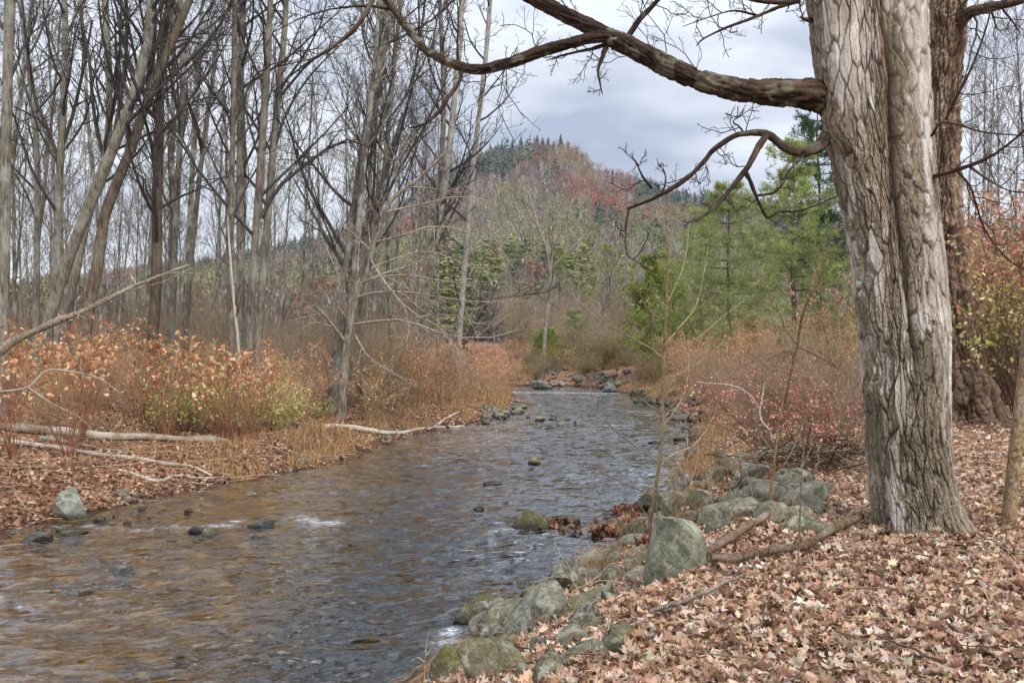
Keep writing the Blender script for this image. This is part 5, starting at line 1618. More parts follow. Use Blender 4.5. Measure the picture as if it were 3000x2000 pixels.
log('fallen_branch', 'second grey limb lying just under the weathered log', [(120, 1290), (220, 1306), (330, 1322), (420, 1330)], [14, 12, 9, 6], (128, 112, 94), .4)
log('fallen_branch', 'short bleached stick pointing to the water by the red stone', [(612, 1382), (670, 1394), (726, 1404)], [6, 6, 4], (186, 170, 148), .8)
log('fallen_log', 'grey rotting log behind the rusty canes', [(590, 1214), (628, 1225), (765, 1246), (850, 1252), (934, 1256)], [16, 18, 18, 17, 12], (136, 122, 106), .6, sides=12)
log('fallen_branch', 'slender grey pole leaning over the rotting log', [(816, 1264), (900, 1252), (1000, 1241)], [6, 7, 5], (146, 130, 112), .5)
log('driftwood_log', 'long white driftwood trunk with forked tip at the water edge', [(950, 1259), (1060, 1266), (1148, 1271), (1210, 1266), (1290, 1256), (1360, 1249)], [15, 14, 12, 10, 7, 4], (206, 194, 174), .9, extra=[([(1255, 1262), (1305, 1228), (1340, 1212), (1372, 1202), (1400, 1212)], [7, 6, 5, 3]), ([(1315, 1252), (1322, 1238), (1342, 1228)], [4, 3, 2]), ([(1360, 1244), (1384, 1217)], [4, 2])])
log('driftwood_branch', 'bare branch sliding from the grassy point into the water', [(1399, 1140), (1450, 1152), (1480, 1165), (1526, 1180), (1577, 1187)], [6, 7, 7, 6, 3], (160, 140, 118), .5)
log('fallen_branch', 'pale stick lying on the grassy point above the cobbles', [(1370, 1190), (1400, 1195), (1436, 1195)], [5, 6, 5], (176, 160, 138), .6)
log('fallen_branch', 'thick brown fallen branch with peeled pale patch, highest of the crossed branches', [(1975, 1708), (2050, 1664), (2127, 1622), (2190, 1580), (2242, 1545), (2312, 1500)], [10, 20, 24, 24, 22, 14], (124, 100, 78), .35, sides=12, lift=.8)
log('fallen_branch', 'dark barked fallen branch pointing at the great pale trunk', [(2083, 1667), (2160, 1672), (2268, 1650), (2364, 1634), (2434, 1588), (2523, 1544)], [18, 24, 22, 22, 22, 18], (112, 92, 72), .25, sides=12, lift=.7)
log('fallen_branch', 'thin grey branch, lowest of the crossed branches, lying on bare leaves', [(1904, 1824), (2000, 1800), (2096, 1756), (2160, 1728), (2223, 1694)], [9, 12, 12, 10, 6], (140, 126, 110), .5, lift=.9, extra=[([(2000, 1800), (1970, 1800), (1946, 1798)], [5, 3])])
log('fallen_branch', 'short dark twig half buried in the leaf litter', [(1876, 1914), (1905, 1902), (1944, 1880)], [6, 6, 4], (104, 82, 64), .1, lift=.9)
log('fallen_branch', 'slim curved stick resting across the big green boulder', [(1912, 1660, 7.25), (1960, 1645, 7.3), (2004, 1632, 7.35), (2090, 1618, 7.5), (2200, 1612, 7.6), (2320, 1560, 7.9)], [4, 6, 7, 7, 8, 7], (126, 108, 90), .4)
log('fallen_log', 'short thick brown log wedged under the slabs', [(1515, 1878), (1560, 1858), (1600, 1838), (1640, 1816)], [20, 20, 18, 14], (116, 94, 72), .2, lift=.6)
log('fallen_branch', 'dark branch along the front of the long pale slab', [(2040, 1548), (2070, 1532), (2115, 1514), (2180, 1512), (2256, 1508)], [14, 16, 14, 12, 9], (96, 82, 66), .3, lift=.9)
log('leaning_dead_stem', 'long pale dead stem leaning across the thicket from the edge', [(-40, 1055, 13.2), (0, 1030, 13.3), (38, 1000, 13.4), (160, 944, 13.6), (255, 906, 13.8), (357, 855, 14.0), (460, 810, 14.2), (555, 775, 14.4)], [26, 24, 23, 20, 16, 12, 9, 3], (148, 134, 114), .5, cat='branch',
    extra=[([(300, 882, 13.9), (345, 830, 13.9), (385, 770, 13.9), (405, 730, 13.9)], [6, 4, 3, 2]), ([(420, 830, 14.1), (500, 800, 14), (600, 805, 13.9), (640, 815, 13.9)], [6, 4, 3, 2]), ([(357, 855, 14), (470, 828, 14.2), (560, 785, 14.3)], [6, 4, 2]), ([(220, 920, 13.7), (240, 928, 13.6), (256, 936, 13.6)], [6, 4, 3])])
log('leaning_dead_stem', 'thin grey branch reaching in low over the shore leaves', [(-40, 1152, 12.6), (0, 1148, 12.6), (82, 1134, 12.6), (137, 1086, 12.7), (210, 1088, 12.7), (290, 1108, 12.7), (350, 1150, 12.6)], [9, 8, 7, 6, 5, 4, 2], (150, 138, 122), .4, cat='branch', extra=[([(82, 1134, 12.6), (150, 1180, 12.5), (230, 1220, 12.4), (270, 1256, 12.3)], [5, 4, 3, 2])])
#PART4

# ------------------------------------------------------------------ shrubs
def shrub(name, seed, h, nst, spread, arch, stemc, leafc, nleaf, lsize, temps, stem_r=.008, n2=5, n3=4, top=0.0, tilt=.7, cat='shrub', straight=.08, lenf=.42, leafw=None):
    R = np.random.default_rng(seed)
    t = thing(name, 'proto', cat)
    a = R.uniform(0, 6.28, nst)
    rb = R.uniform(0, .28, nst) * spread
    P0 = np.column_stack([np.cos(a) * rb, np.sin(a) * rb, np.full(nst, -.05)])
    out = R.uniform(.2, 1, nst) * spread
    d = nrm(np.column_stack([np.cos(a) * out, np.sin(a) * out, np.ones(nst)]))
    L = h * R.uniform(.75, 1.15, nst)
    K = 9
    P = np.empty((nst, K, 3))
    P[:, 0] = P0
    p = P0
    for k in range(1, K):
        d = nrm(d + R.normal(size=(nst, 3)) * straight - np.array([0, 0, arch]) * k / K)
        p = p + d * (L / (K - 1))[:, None]
        P[:, k] = p
    r = stem_r * (1 - .75 * np.linspace(0, 1, K))[None].repeat(nst, 0)
    acc = Acc().add(*tubes(P, r, 5), stemc[0])
    A, ra = grow(P, r, n2, .3, 1, lenf, 45, 6, .16, .04, .6, .0025, .6, R=R)
    acc.add(*tubes(A, ra, 4), stemc[1])
    B = None
    if n3:
        B, rb_ = grow(A, ra, n3, .2, 1, .5, 45, 5, .18, .03, .7, .002, .5, R=R)
        acc.add(*tubes(B, rb_, 3), stemc[1])
    obj('stem', acc.mesh('stem', True), M_attr, t)
    if nleaf:
        pts = np.concatenate([A[:, 1:].reshape(-1, 3)] + ([B[:, 1:].reshape(-1, 3)] if B is not None else [P[:, 4:].reshape(-1, 3)]))
        w = np.clip((pts[:, 2] / h - top), .02, 1) if top else np.ones(len(pts))
        w = w * (.25 + (vnoise(pts[:, 0] * 2.2, pts[:, 1] * 2.2, pts[:, 2] * 2.2, seed) > -.1))
        i = R.choice(len(pts), nleaf, p=w / w.sum())
        q = pts[i] + R.normal(0, .03, (nleaf, 3))
        if callable(leafc):
            c = leafc(q, R)
        else:
            c = palette(nleaf, leafc, leafw, .15, R)
        la = add_leaves(Acc(), q, R.uniform(*lsize, nleaf), temps, c, tilt, R)
        obj('foliage', la.mesh('foliage'), M_leaf, t)
    return t

RED1, RED2 = lin(142, 96, 72), lin(170, 126, 96)
CANE = [shrub('cane_shrub', 800 + i, 2.2, 13, .46, .12, (RED1, RED2), [lin(216, 174, 132), lin(206, 150, 108), lin(226, 200, 164), lin(190, 126, 88)], 150, (.08, .15), T_oval, .011, 5, 2, .45, 1.0) for i in range(3)]
ORNG = [shrub('rusty_shrub', 820 + i, 1.9, 20, .55, .12, (lin(176, 142, 110), lin(198, 162, 126)), [lin(218, 168, 126), lin(212, 152, 112), lin(224, 192, 154), lin(208, 150, 128), lin(188, 142, 106)], 850, (.04, .085), T_diam, .007, 6, 4, .12, 1.0) for i in range(4)]
STRW = [shrub('straw_coloured_shrub', 950 + i, 1.9, 18, .55, .12, (lin(170, 146, 110), lin(190, 166, 128)), [lin(212, 184, 136), lin(200, 170, 104), lin(222, 204, 164), lin(186, 178, 104), lin(206, 150, 110)], 520, (.04, .09), T_diam, .007, 6, 4, .10, 1.0) for i in range(2)]
BRSH = [shrub('bare_shrub', 840 + i, 2.6, 22, .42, .08, (lin(140, 124, 104), lin(164, 146, 122)), [lin(160, 138, 92), lin(176, 120, 84), lin(140, 130, 84)], 260, (.03, .06), T_diam, .008, 7, 5, .1, 1.0) for i in range(4)]
PINK = [shrub('pink_leaved_shrub', 860 + i, 2.6, 10, .9, .27, (lin(104, 74, 58), lin(122, 86, 66)), [lin(232, 140, 150), lin(222, 106, 128), lin(228, 204, 160), lin(206, 160, 120), lin(234, 176, 168), lin(224, 124, 132), lin(190, 176, 112)], 360, (.05, .095), T_oval, .012, 6, 4, .05, .9) for i in range(4)]
def two_tone(q, R):
    f = np.clip(q[:, 2] / 3.6 + R.normal(0, .16, len(q)), 0, 1)
    lo = palette(len(q), [lin(194, 198, 112), lin(214, 208, 144), lin(164, 178, 86), lin(226, 212, 160)], None, .14, R)
    hi = palette(len(q), [lin(212, 154, 132), lin(200, 136, 118), lin(224, 186, 152), lin(226, 202, 150)], None, .14, R)
    return np.where((f > .62)[:, None], hi, lo)
TWOT = [shrub('two_tone_shrub', 880 + i, 3.7, 20, .45, .12, (lin(104, 84, 66), lin(126, 100, 78)), two_tone, 2300, (.05, .10), T_oval, .014, 8, 4, 0, .9) for i in range(2)]
LIME = [shrub('lime_green_plant', 890 + i, 1.1, 16, .6, .08, (lin(130, 112, 70), lin(140, 130, 70)), [lin(198, 200, 118), lin(182, 186, 108), lin(212, 208, 144), lin(206, 182, 128)], 520, (.05, .10), T_diam, .006, 5, 3, 0, .9, 'plant') for i in range(2)]
OLIV = [shrub('olive_shrub', 900 + i, 1.9, 18, .6, .1, (lin(112, 98, 74), lin(130, 116, 84)), [lin(168, 160, 92), lin(148, 142, 80), lin(178, 152, 100), lin(140, 110, 74)], 1000, (.06, .12), T_diam, .008, 6, 4, 0, 1.0) for i in range(2)]
WEED = [shrub('dry_weed', 930 + i, .9, 6, .35, .1, (lin(150, 116, 84), lin(170, 134, 100)), [lin(150, 100, 70), lin(190, 150, 110)], 26, (.03, .06), T_diam, .004, 3, 2, 0, .9, 'weed') for i in range(3)]
GPNK = [shrub('mixed_leaf_shrub', 910 + i, 2.2, 18, .6, .14, (lin(116, 102, 78), lin(134, 118, 88)), [lin(196, 170, 120), lin(212, 140, 130), lin(166, 160, 96), lin(196, 120, 84), lin(206, 120, 116)], 620, (.05, .09), T_oval, .008, 7, 4, .05, 1.0) for i in range(3)]

def plant_shrubs():
    R = np.random.default_rng(123)
    u = lambda a, b: float(R.uniform(a, b))
    cane = [(40, 1345, .8), (35, 1262, 1.0), (205, 1340, .95), (240, 1290, 1.05), (430, 1245, 1.0), (490, 1282, 1.05), (545, 1262, .85), (655, 1298, .9), (700, 1302, .95), (745, 1290, .8), (800, 1250, .7), (120, 1225, .8)]
    for i in range(9):
        px, py = u(-40, 860), u(1195, 1275)
        g = gpt(px, py)
        place((STRW + ORNG[2:])[i % 4], g[0], g[1], u(0, 6.28), u(.55, .95), 'straw coloured shrub of the dense thicket under the bare trees' if i % 4 < 2 else 'rusty orange shrub of the dense thicket under the bare trees', 'straw shrubs of the thicket' if i % 4 < 2 else 'rusty shrubs of the thicket')
    clab = ['stubby clump of rusty canes in front of the weathered log, by the picture edge', 'tall clump of rusty canes behind the weathered log, at the picture edge', 'clump of rusty canes standing between the weathered log and the long driftwood',
            'tall clump of rusty canes just behind the middle of the weathered log', 'clump of rusty canes beside the blackened flared trunk', 'tall clump of rusty canes by the broken tip of the weathered log', 'clump of rusty canes set back behind the log tip',
            'first of the rusty cane clumps past the log tip toward the bend', 'second rusty cane clump past the log tip, by the dead pale sapling', 'third rusty cane clump past the log tip, by the trio of straight trunks', 'small rusty cane clump where the rotting log lies', 'low rusty cane clump under the leaning pale dead stem']
    for i, (px, py, s) in enumerate(cane):
        g = gpt(px, py)
        place(CANE[i % 3], g[0], g[1], u(0, 6.28), s, clab[i], 'clumps of rusty canes', None, 0, (R.normal(0, .05), u(.02, .2)))
    for i in range(44):
        y = u(20.5, 34)
        lim = np.interp(y, [19, 25, 33], [-4.7, -3.6, -3.2])
        x = u(-.64 * y, lim)
        if abs(x / y * F + 1500 - 995) < 75 and y < 30:
            continue
        place((ORNG[:2] + STRW)[i % 4], x, y, u(0, 6.28), u(.75, 1.2), 'rusty orange shrub of the dense thicket under the bare trees' if i % 4 < 2 else 'straw coloured shrub of the dense thicket under the bare trees', 'rusty shrubs of the thicket' if i % 4 < 2 else 'straw shrubs of the thicket')
    for i in range(90):
        y = u(26, 62)
        lim = np.interp(y, [19, 25, 33, 46, 62], [-5, -4, -3, -2.5, -3])
        x = u(-.62 * y, lim)
        place(BRSH[i % 4], x, y, u(0, 6.28), u(.8, 1.5), 'twiggy leafless shrub between the trunks of the crowded wood', 'twiggy shrubs of the crowded wood')
    for i, (px, py, s) in enumerate([(1120, 1200, 1.0), (1110, 1165, .9), (1170, 1180, 1.1), (1215, 1200, .9), (1255, 1165, 1.1), (1300, 1190, .9), (1340, 1150, 1.1), (1150, 1230, .7)]):
        g = gpt(px, py)
        place(GPNK[i % 3], g[0], g[1], u(0, 6.28), s, 'tangled shrub with pink and straw leaves behind the water-bend trees', 'tangled shrubs at the water bend')
    for i, (px, py, s) in enumerate([(1360, 1172, .9), (1400, 1150, 1.1), (1440, 1160, 1.0), (1470, 1140, 1.1), (1495, 1150, .9), (1420, 1120, 1.2), (1380, 1130, 1.1), (1330, 1110, 1.2)]):
        g = gpt(px, py)
        place(ORNG[i % 4], g[0], g[1], u(0, 6.28), s, 'rusty orange shrub on the tip of the grassy point', 'rusty shrubs on the point')
    for i, (px, py, s) in enumerate([(480, 1268, 1.0), (560, 1262, 1.15), (640, 1272, 1.05), (780, 1272, 1.1), (830, 1262, 1.0), (600, 1245, 1.3), (950, 1228, .6)]):
        g = gpt(px, py)
        place(LIME[i % 2], g[0], g[1], u(0, 6.28), s, 'lime-green leafy plant low among the rusty canes', 'lime-green plants among the canes')
    # the far bank beyond the bend
    for i in range(46):
        y = u(55.5, 69)
        px = u(1500, 1960)
        place((OLIV + [BRSH[0], BRSH[2]])[i % 4], (px - 1500) / F * y, y, u(0, 6.28), u(.7, 1.15), 'olive and straw coloured shrub on the far bank above the heaped stones' if i % 4 < 2 else 'twiggy shrub on the far bank above the heaped stones',
              'olive shrubs on the far bank' if i % 4 < 2 else 'twiggy shrubs on the far bank')
    for i, (px, y) in enumerate([(1630, 66), (1665, 68), (1700, 67), (1600, 64), (1540, 62), (1510, 60)]):
        place(ORNG[i % 4], (px - 1500) / F * y, y, u(0, 6.28), u(.8, 1.0), 'rusty shrub below the pale rail on the far bank', 'rusty shrubs on the far bank')
    for i in range(70):
        y = u(74, 102)
        px = u(1480, 2250)
        place(BRSH[i % 4], (px - 1500) / F * y, y, u(0, 6.28), u(1.2, 2.0), 'tall grey-brown twiggy shrub behind the pale rail', 'tall twiggy shrubs behind the rail', None)
    # orange slope on the near side
    for i in range(48):
        y = u(27, 60)
        px = u(1940, 2520)
        x = (px - 1500) / F * y
        if sdist(x, y) < 1.2:
            continue
        place(ORNG[i % 4], x, y, u(0, 6.28), u(.7, 1.1), 'rusty orange shrub on the slope behind the pink-leaved shrubs', 'rusty shrubs on the slope')
    for i in range(12):
        y = u(30, 56)
        x = float(np.interp(y, [25, 35, 45, 56], [5.6, 6.9, 6.6, 6.4])) + u(.2, 1.2)
        place((BRSH + OLIV)[i % 6], x, y, u(0, 6.28), u(.5, .8), 'low brown shrub leaning over the near bank by the cedar', 'low shrubs along the near bank')
    pk = [(2075, 1225, .75), (2180, 1240, .85), (2250, 1320, .8), (2330, 1290, .8), (2370, 1345, .65), (2430, 1290, .85), (2470, 1350, .7), (2300, 1225, .85), (2400, 1230, .9), (2130, 1180, .7)]
    for i in range(16):
        px = u(1990, 2500)
        g = gpt(px, u(1190, 1330) if px > 2120 else u(1170, 1240))
        if sdist(g[0], g[1]) > .5:
            place((GPNK + BRSH)[i % 7], g[0], g[1], u(0, 6.28), u(.45, .8), 'loose tan and pink tangle of stems among the pink-leaved shrubs' if i % 7 < 3 else 'bare twiggy tangle among the pink-leaved shrubs',
                  'loose tangles on the near bank' if i % 7 < 3 else 'bare tangles on the near bank')
    for i in range(22):
        y = u(54.6, 58)
        px = u(1490, 1850)
        place([OLIV[0], BRSH[1], OLIV[1], BRSH[3]][i % 4], (px - 1500) / F * y, y, u(0, 6.28), u(.4, .7), 'olive and straw coloured shrub on the far bank above the heaped stones' if i % 2 == 0 else 'twiggy shrub on the far bank above the heaped stones', 'olive shrubs on the far bank' if i % 2 == 0 else 'twiggy shrubs on the far bank')
    for i, (px, py, s) in enumerate(pk):
        g = gpt(px, py)
        place(PINK[i % 4], g[0], g[1], u(0, 6.28), (s * .85, s * .85, s * .70), 'arching shrub with pink and cream leaves on the near bank beside the pale trunk', 'pink-leaved shrubs on the near bank')
    for i, (px, py, s) in enumerate([(2440, 1200, .72)]):
        g = gpt(px, py)
        place(TWOT[i % 2], g[0], g[1], u(0, 6.28), s, 'tall yellow-green and salmon shrub between the pine and the pale trunk', None)
    for i, (px, py, s) in enumerate([(2990, 1215, 1.1), (3040, 1240, 1.05), (3075, 1260, 1.1), (2945, 1190, 1.2), (2990, 1188, 1.25), (3050, 1190, 1.3), (2900, 1180, 1.2), (2850, 1178, 1.15)]):
        g = gpt(px, py)
        place(TWOT[i % 2], g[0], g[1], u(0, 6.28), s, 'tall shrub with salmon top and yellow-green skirt past the brown leaning trunk', 'two-tone shrubs past the brown trunk')
    for i in range(12):
        y = u(21, 33)
        x = (u(2620, 3350) - 1500) / F * y
        place((GPNK + ORNG)[i % 7], x, y, u(0, 6.28), u(.6, 1.0), 'low pinkish shrub on the leafy ground behind the brown leaning trunk' if i % 7 < 3 else 'low rusty shrub on the leafy ground behind the brown leaning trunk', 'low pinkish shrubs behind the brown trunk' if i % 7 < 3 else 'low rusty shrubs behind the brown trunk')
    # dry weeds between the rocks
    for i, (px, py, s) in enumerate([(2040, 1400, .5), (2010, 1440, .45), (2080, 1370, .5), (1990, 1545, .4), (2070, 1340, .55), (2130, 1340, .5), (1800, 1670, .32), (1760, 1690, .3), (1730, 1740, .3), (2110, 1420, .45), (2150, 1450, .4), (2240, 1420, .45)]):
        g = gpt(px, py)
        place(WEED[i % 3], g[0], g[1], u(0, 6.28), s * 2.0, 'spindly dry weed growing between the bank rocks', 'dry weeds between the rocks')
plant_shrubs()

# ------------------------------------------------------------------ saplings that stand in front
def sapling(name, label, main, w, brs, color, seed, twigs=3, wb=6, cat='sapling', alpha=.3, leafpts=0):
    R = np.random.default_rng(seed)
    P = spline(np.array([ray(*p) for p in main]), 40)
    base = P[0].copy()
    zg = float(zt(base[0], base[1]))
    if P[0, 2] > zg:
        P = np.vstack([[P[0, 0], P[0, 1], zg - .05], P])
        base = P[0].copy()
    k = 1.0 if max(w) > 30 else .72
    r = k * np.interp(np.linspace(0, 1, len(P)), np.linspace(0, 1, len(w)), w) / F * P[:, 1] / 2
    t = thing(name, label, cat, tuple(base))
    V, Q = tubes(P - base, r, 10, True)
    obj('stem', Acc().add(V, Q).mesh('stem', True), M_wood, t, (*lin(*color), alpha))
    acc = Acc()
    allp, allr = [], []
    for k, b in enumerate(brs):
        pts, ww = (b if isinstance(b, tuple) else (b, None))
        B = spline(np.array([ray(*p) for p in pts]), 14) - base
        rr = .75 * np.linspace((ww or wb), 2.2, 14) / F * pts[0][2] / 2
        acc.add(*tubes(B, rr, 6))
        allp.append(B)
        allr.append(rr)
    if allp and twigs:
        A, ra = grow(np.array(allp), np.array(allr), twigs, .35, 1, .32, 45, 6, .12, .02, .6, .0016, .5, R=R)
        acc.add(*tubes(A, ra, 4))
    if acc.n:
        obj('crown', acc.mesh('crown', True), M_wood, t, (*lin(*[min(255, c + 22) for c in color]), alpha))
    return t

Ys = 10.4
def q(*pts, d=0.0, Y=Ys):
    return [(a, b, Y + d * i) for i, (a, b) in enumerate(pts)]
sapling('sapling', 'slender young tree with wide forks rising from the rocks over the water', q((1903, 1536), (1922, 1420), (1935, 1323), (1940, 1186), (1946, 1040), (1952, 900), (1956, 760), (1950, 640), (1946, 560)), [19, 16, 15, 14, 13, 11, 8, 5, 3],
        [(q((1943, 1052), (1905, 1020), (1863, 997), (1800, 962), (1761, 941), (1710, 900), (1660, 845), (1632, 800), d=-.1), 8), (q((1947, 1014), (1985, 965), (2037, 900), (2062, 800), (2075, 720), d=.08), 8), (q((1942, 1248), (1985, 1190), (2011, 1130), (2018, 1060), (2021, 990), d=.1), 7),
         (q((1935, 1208), (1889, 1177), (1868, 1150), (1858, 1115), d=-.1), 6), (q((1930, 1355), (1870, 1312), (1812, 1270), (1770, 1225), (1741, 1186), (1730, 1130), d=-.12), 7), (q((1911, 1452), (1858, 1428), (1800, 1400), (1761, 1380), (1690, 1330), (1655, 1258), d=-.12), 7),
         (q((1933, 1352), (1985, 1325), (2037, 1300), (2080, 1240), (2105, 1180), d=.1), 6), (q((1946, 900), (1968, 860), (1995, 800), (2012, 730), (2020, 640), d=.1), 7), (q((1945, 935), (1920, 925), (1888, 890), (1875, 855), (1868, 800), d=-.1), 6), (q((1948, 1050), (2030, 1000), (2110, 935), (2180, 880), d=.15), 5),
         (q((1945, 1105), (1990, 1096), (2050, 1060), (2120, 1000), d=.1), 5)], (150, 128, 98), 1, 3, 6)
sapling('sapling', 'bent brown stem of the shrubby thicket with long arching side limbs', [(a, b, 12.2) for a, b in [(2271, 1372), (2280, 1300), (2294, 1209), (2321, 1075), (2336, 1014), (2352, 922), (2390, 827), (2421, 750), (2436, 680)]], [15, 14, 13, 12, 11, 9, 7, 5],
        [([(2336, 1014, 12.2), (2372, 1030, 12.3), (2409, 1050, 12.4), (2440, 1064, 12.5), (2470, 1085, 12.6)], 11), ([(2334, 1015, 12.2), (2290, 1030, 12.1), (2250, 1048, 12), (2190, 1062, 11.9), (2120, 1095, 11.9)], 8), ([(2336, 1010, 12.2), (2300, 960, 12.2), (2270, 880, 12.2), (2230, 820, 12.3), (2196, 765, 12.4)], 7),
         ([(2300, 1185, 12.2), (2240, 1120, 12.1), (2170, 1110, 12.1), (2080, 1118, 12)], 7), ([(2310, 1120, 12.2), (2370, 1080, 12.3), (2430, 1070, 12.4), (2490, 1100, 12.5)], 7), ([(2352, 922, 12.2), (2370, 860, 12.1), (2385, 790, 12.1), (2400, 700, 12.1)], 5)], (112, 86, 66), 2, 4, 6, alpha=.1)
sapling('sapling', 'tan smooth young trunk cut off by the edge of the picture', [(a, b, 7.35) for a, b in [(2953, 1572), (2962, 1450), (2974, 1330), (2988, 1210), (3006, 1060), (3030, 800), (3050, 400), (3064, 0), (3060, -500), (3020, -1000), (3000, -1500)]], [44, 38, 37, 37, 36, 34, 30, 26, 20, 13, 5], [([(3064, 0, 7.35), (3110, -150, 7.4), (3180, -330, 7.5), (3220, -520, 7.6)], 14), ([(3062, -260, 7.35), (3000, -420, 7.5), (2960, -600, 7.6), (2950, -800, 7.7)], 12), ([(3050, -640, 7.35), (3100, -800, 7.2), (3180, -960, 7.1)], 10)], (158, 134, 104), 3)
sapling('sapling', 'brown upright shoot passing in front of the crossed branches', [(a, b, 7.9) for a, b in [(2248, 1634), (2254, 1520), (2262, 1400), (2275, 1300), (2290, 1200), (2300, 1130)]], [15, 13, 12, 10, 8, 5], [([(2262, 1400, 7.9), (2310, 1340, 7.9), (2350, 1250, 7.9), (2375, 1170, 7.9)], 5), ([(2270, 1330, 7.9), (2230, 1270, 7.9), (2210, 1190, 7.9)], 4)], (130, 108, 80), 4, 3)
sapling('sapling', 'thin straight switch standing in the open leaf litter', [(a, b, 5.6) for a, b in [(2325, 1850), (2331, 1740), (2338, 1638), (2345, 1480), (2351, 1351), (2368, 1200), (2389, 1064)]], [8, 7, 6.5, 6, 5, 4, 3], [([(2342, 1530, 5.6), (2320, 1460, 5.6), (2310, 1390, 5.6)], 3), ([(2350, 1370, 5.6), (2375, 1310, 5.6), (2385, 1260, 5.6)], 3)], (126, 102, 80), 5, 2)
sapling('sapling', 'crooked bleached shoot in front of the pink leaves', [(a, b, 12.0) for a, b in [(2268, 1310), (2255, 1262), (2240, 1245), (2227, 1222), (2226, 1200), (2233, 1165), (2240, 1120)]], [11, 10, 10, 9, 8, 6, 4], [([(2228, 1200, 12), (2200, 1160, 12), (2150, 1130, 12), (2040, 1118, 12)], 4)], (200, 190, 176), 6, 2, alpha=.8)
sapling('sapling', 'pale whip leaning toward the stream among the bank rocks', [(a, b, 8.6) for a, b in [(2236, 1594), (2222, 1540), (2205, 1450), (2192, 1400), (2172, 1330), (2150, 1260)]], [6, 5, 5, 4, 3, 2], [], (196, 176, 150), 7, 0, alpha=.6)
sapling('sapling', 'dead pronged shoot in front of the twin slabs by the sapling', [(a, b, 10.9) for a, b in [(2000, 1500), (1990, 1440), (1985, 1380), (1972, 1310), (1950, 1240)]], [5, 5, 4, 3, 2], [([(1995, 1480, 10.9), (2020, 1420, 10.9), (2040, 1360, 10.9), (2046, 1290, 10.9)], 4), ([(2003, 1500, 10.9), (2012, 1450, 10.9), (2005, 1380, 10.9)], 3)], (170, 142, 110), 8, 2, alpha=.4)
sapling('dead_twig', 'looping grey dead twig over the slabs above the dome', [(a, b, 6.9) for a, b in [(1660, 1775), (1664, 1755), (1685, 1728), (1720, 1712), (1760, 1700), (1800, 1704)]], [7, 6, 6, 5, 4], [([(1690, 1722, 6.9), (1672, 1690, 6.9), (1668, 1660, 6.9), (1640, 1620, 6.9), (1622, 1580, 6.9)], 4), ([(1720, 1712, 6.9), (1760, 1680, 6.9), (1790, 1650, 6.9), (1830, 1660, 6.9)], 4), ([(1664, 1690, 6.9), (1610, 1690, 6.9), (1560, 1710, 6.9)], 3)], (170, 150, 128), 9, 4, 4, 'twig')
sapling('dead_twig', 'pale dead twig reaching from the maple bark out over the water', [(a, b, 7.3) for a, b in [(2566, 634), (2540, 652), (2510, 682), (2472, 733), (2408, 791), (2319, 861)]][::1], [7, 6, 5, 4, 2], [([(2480, 722, 7.3), (2490, 742, 7.25), (2530, 762, 7.2)], 3), ([(2430, 770, 7.3), (2440, 800, 7.3), (2480, 830, 7.3)], 3)], (206, 196, 176), 10, 2, 3, 'twig', .9) if False else None
sapling('weed_stalk', 'green-tipped grass stalk at the water below the mossy stones', [(a, b, 5.9) for a, b in [(1243, 1990), (1246, 1930), (1250, 1880), (1256, 1850)]], [4, 4, 3, 3], [([(1246, 1940, 5.9), (1225, 1925, 5.9), (1205, 1935, 5.9)], 3), ([(1247, 1920, 5.9), (1262, 1900, 5.9), (1268, 1880, 5.9)], 3)], (190, 176, 120), 11, 0, cat='plant')

def brush_pile():
    R = np.random.default_rng(31)
    g = gpt(2430, 1395)
    n = 160
    c = np.array([g[0], g[1] + .4, g[2] + .1])
    P0 = c + R.normal(0, 1, (n, 3)) * [.32, .35, .10] + [0, 0, .08]
    d = nrm(R.normal(size=(n, 3)) * [1, .8, .28])
    L = R.uniform(.2, .7, n)
    u = np.linspace(-.5, .5, 5)
    P = P0[:, None] + d[:, None] * (L[:, None] * u[None])[..., None] + R.normal(0, .02, (n, 5, 3))
    P[..., 2] = np.maximum(P[..., 2], zt(P[..., 0], P[..., 1]) + .01)
    V, Q = tubes(P - c, np.repeat(R.uniform(.004, .012, n)[:, None], 5, 1), 5)
    o = obj('brushwood', Acc().add(V, Q, np.repeat(palette(n, [lin(96, 80, 64), lin(122, 104, 84), lin(76, 62, 50)], None, .15, R), 25, 0)).mesh('brushwood'), M_attr)
    o.location = c
    struct(o, 'stuff')
brush_pile()

def red_leaf_jam():
    R = np.random.default_rng(33)
    acc = Acc()
    for cx, cy, sx, sy, n in [(1622, 1544, 26, 6, 50), (1690, 1562, 60, 3, 14), (1770, 1560, 45, 8, 50), (1850, 1530, 30, 12, 50), (1890, 1575, 34, 18, 70), (1830, 1500, 34, 5, 30), (1860, 1590, 24, 12, 40)]:
        for _ in range(n):
            px, py = R.normal(cx, sx / 1.5), R.normal(cy, sy / 1.5)
            g = gpt(px, py)
            acc_pos.append([g[0], g[1], max(g[2], 0) + R.uniform(.02, .07)])
    P = np.array(acc_pos)
    add_leaves(acc, P, R.uniform(.08, .14, len(P)), T_maple, palette(len(P), [lin(126, 80, 58), lin(150, 104, 78), lin(96, 60, 44), lin(172, 132, 104)], None, .15, R), .4, R)
    struct(obj('wet_leaf_litter', acc.mesh('wet_leaf_litter'), M_leaf), 'stuff')
acc_pos = []
red_leaf_jam()

# ------------------------------------------------------------------ rail and houses beyond the bend
def box_vq(x0, x1, y0, y1, z0, z1):
    V = np.array([(x, y, z) for z in (z0, z1) for y in (y0, y1) for x in (x0, x1)], float)
    return V, [np.array([[0, 2, 3, 1], [4, 5, 7, 6], [0, 1, 5, 4], [1, 3, 7, 5], [3, 2, 6, 7], [2, 0, 4, 6]])]

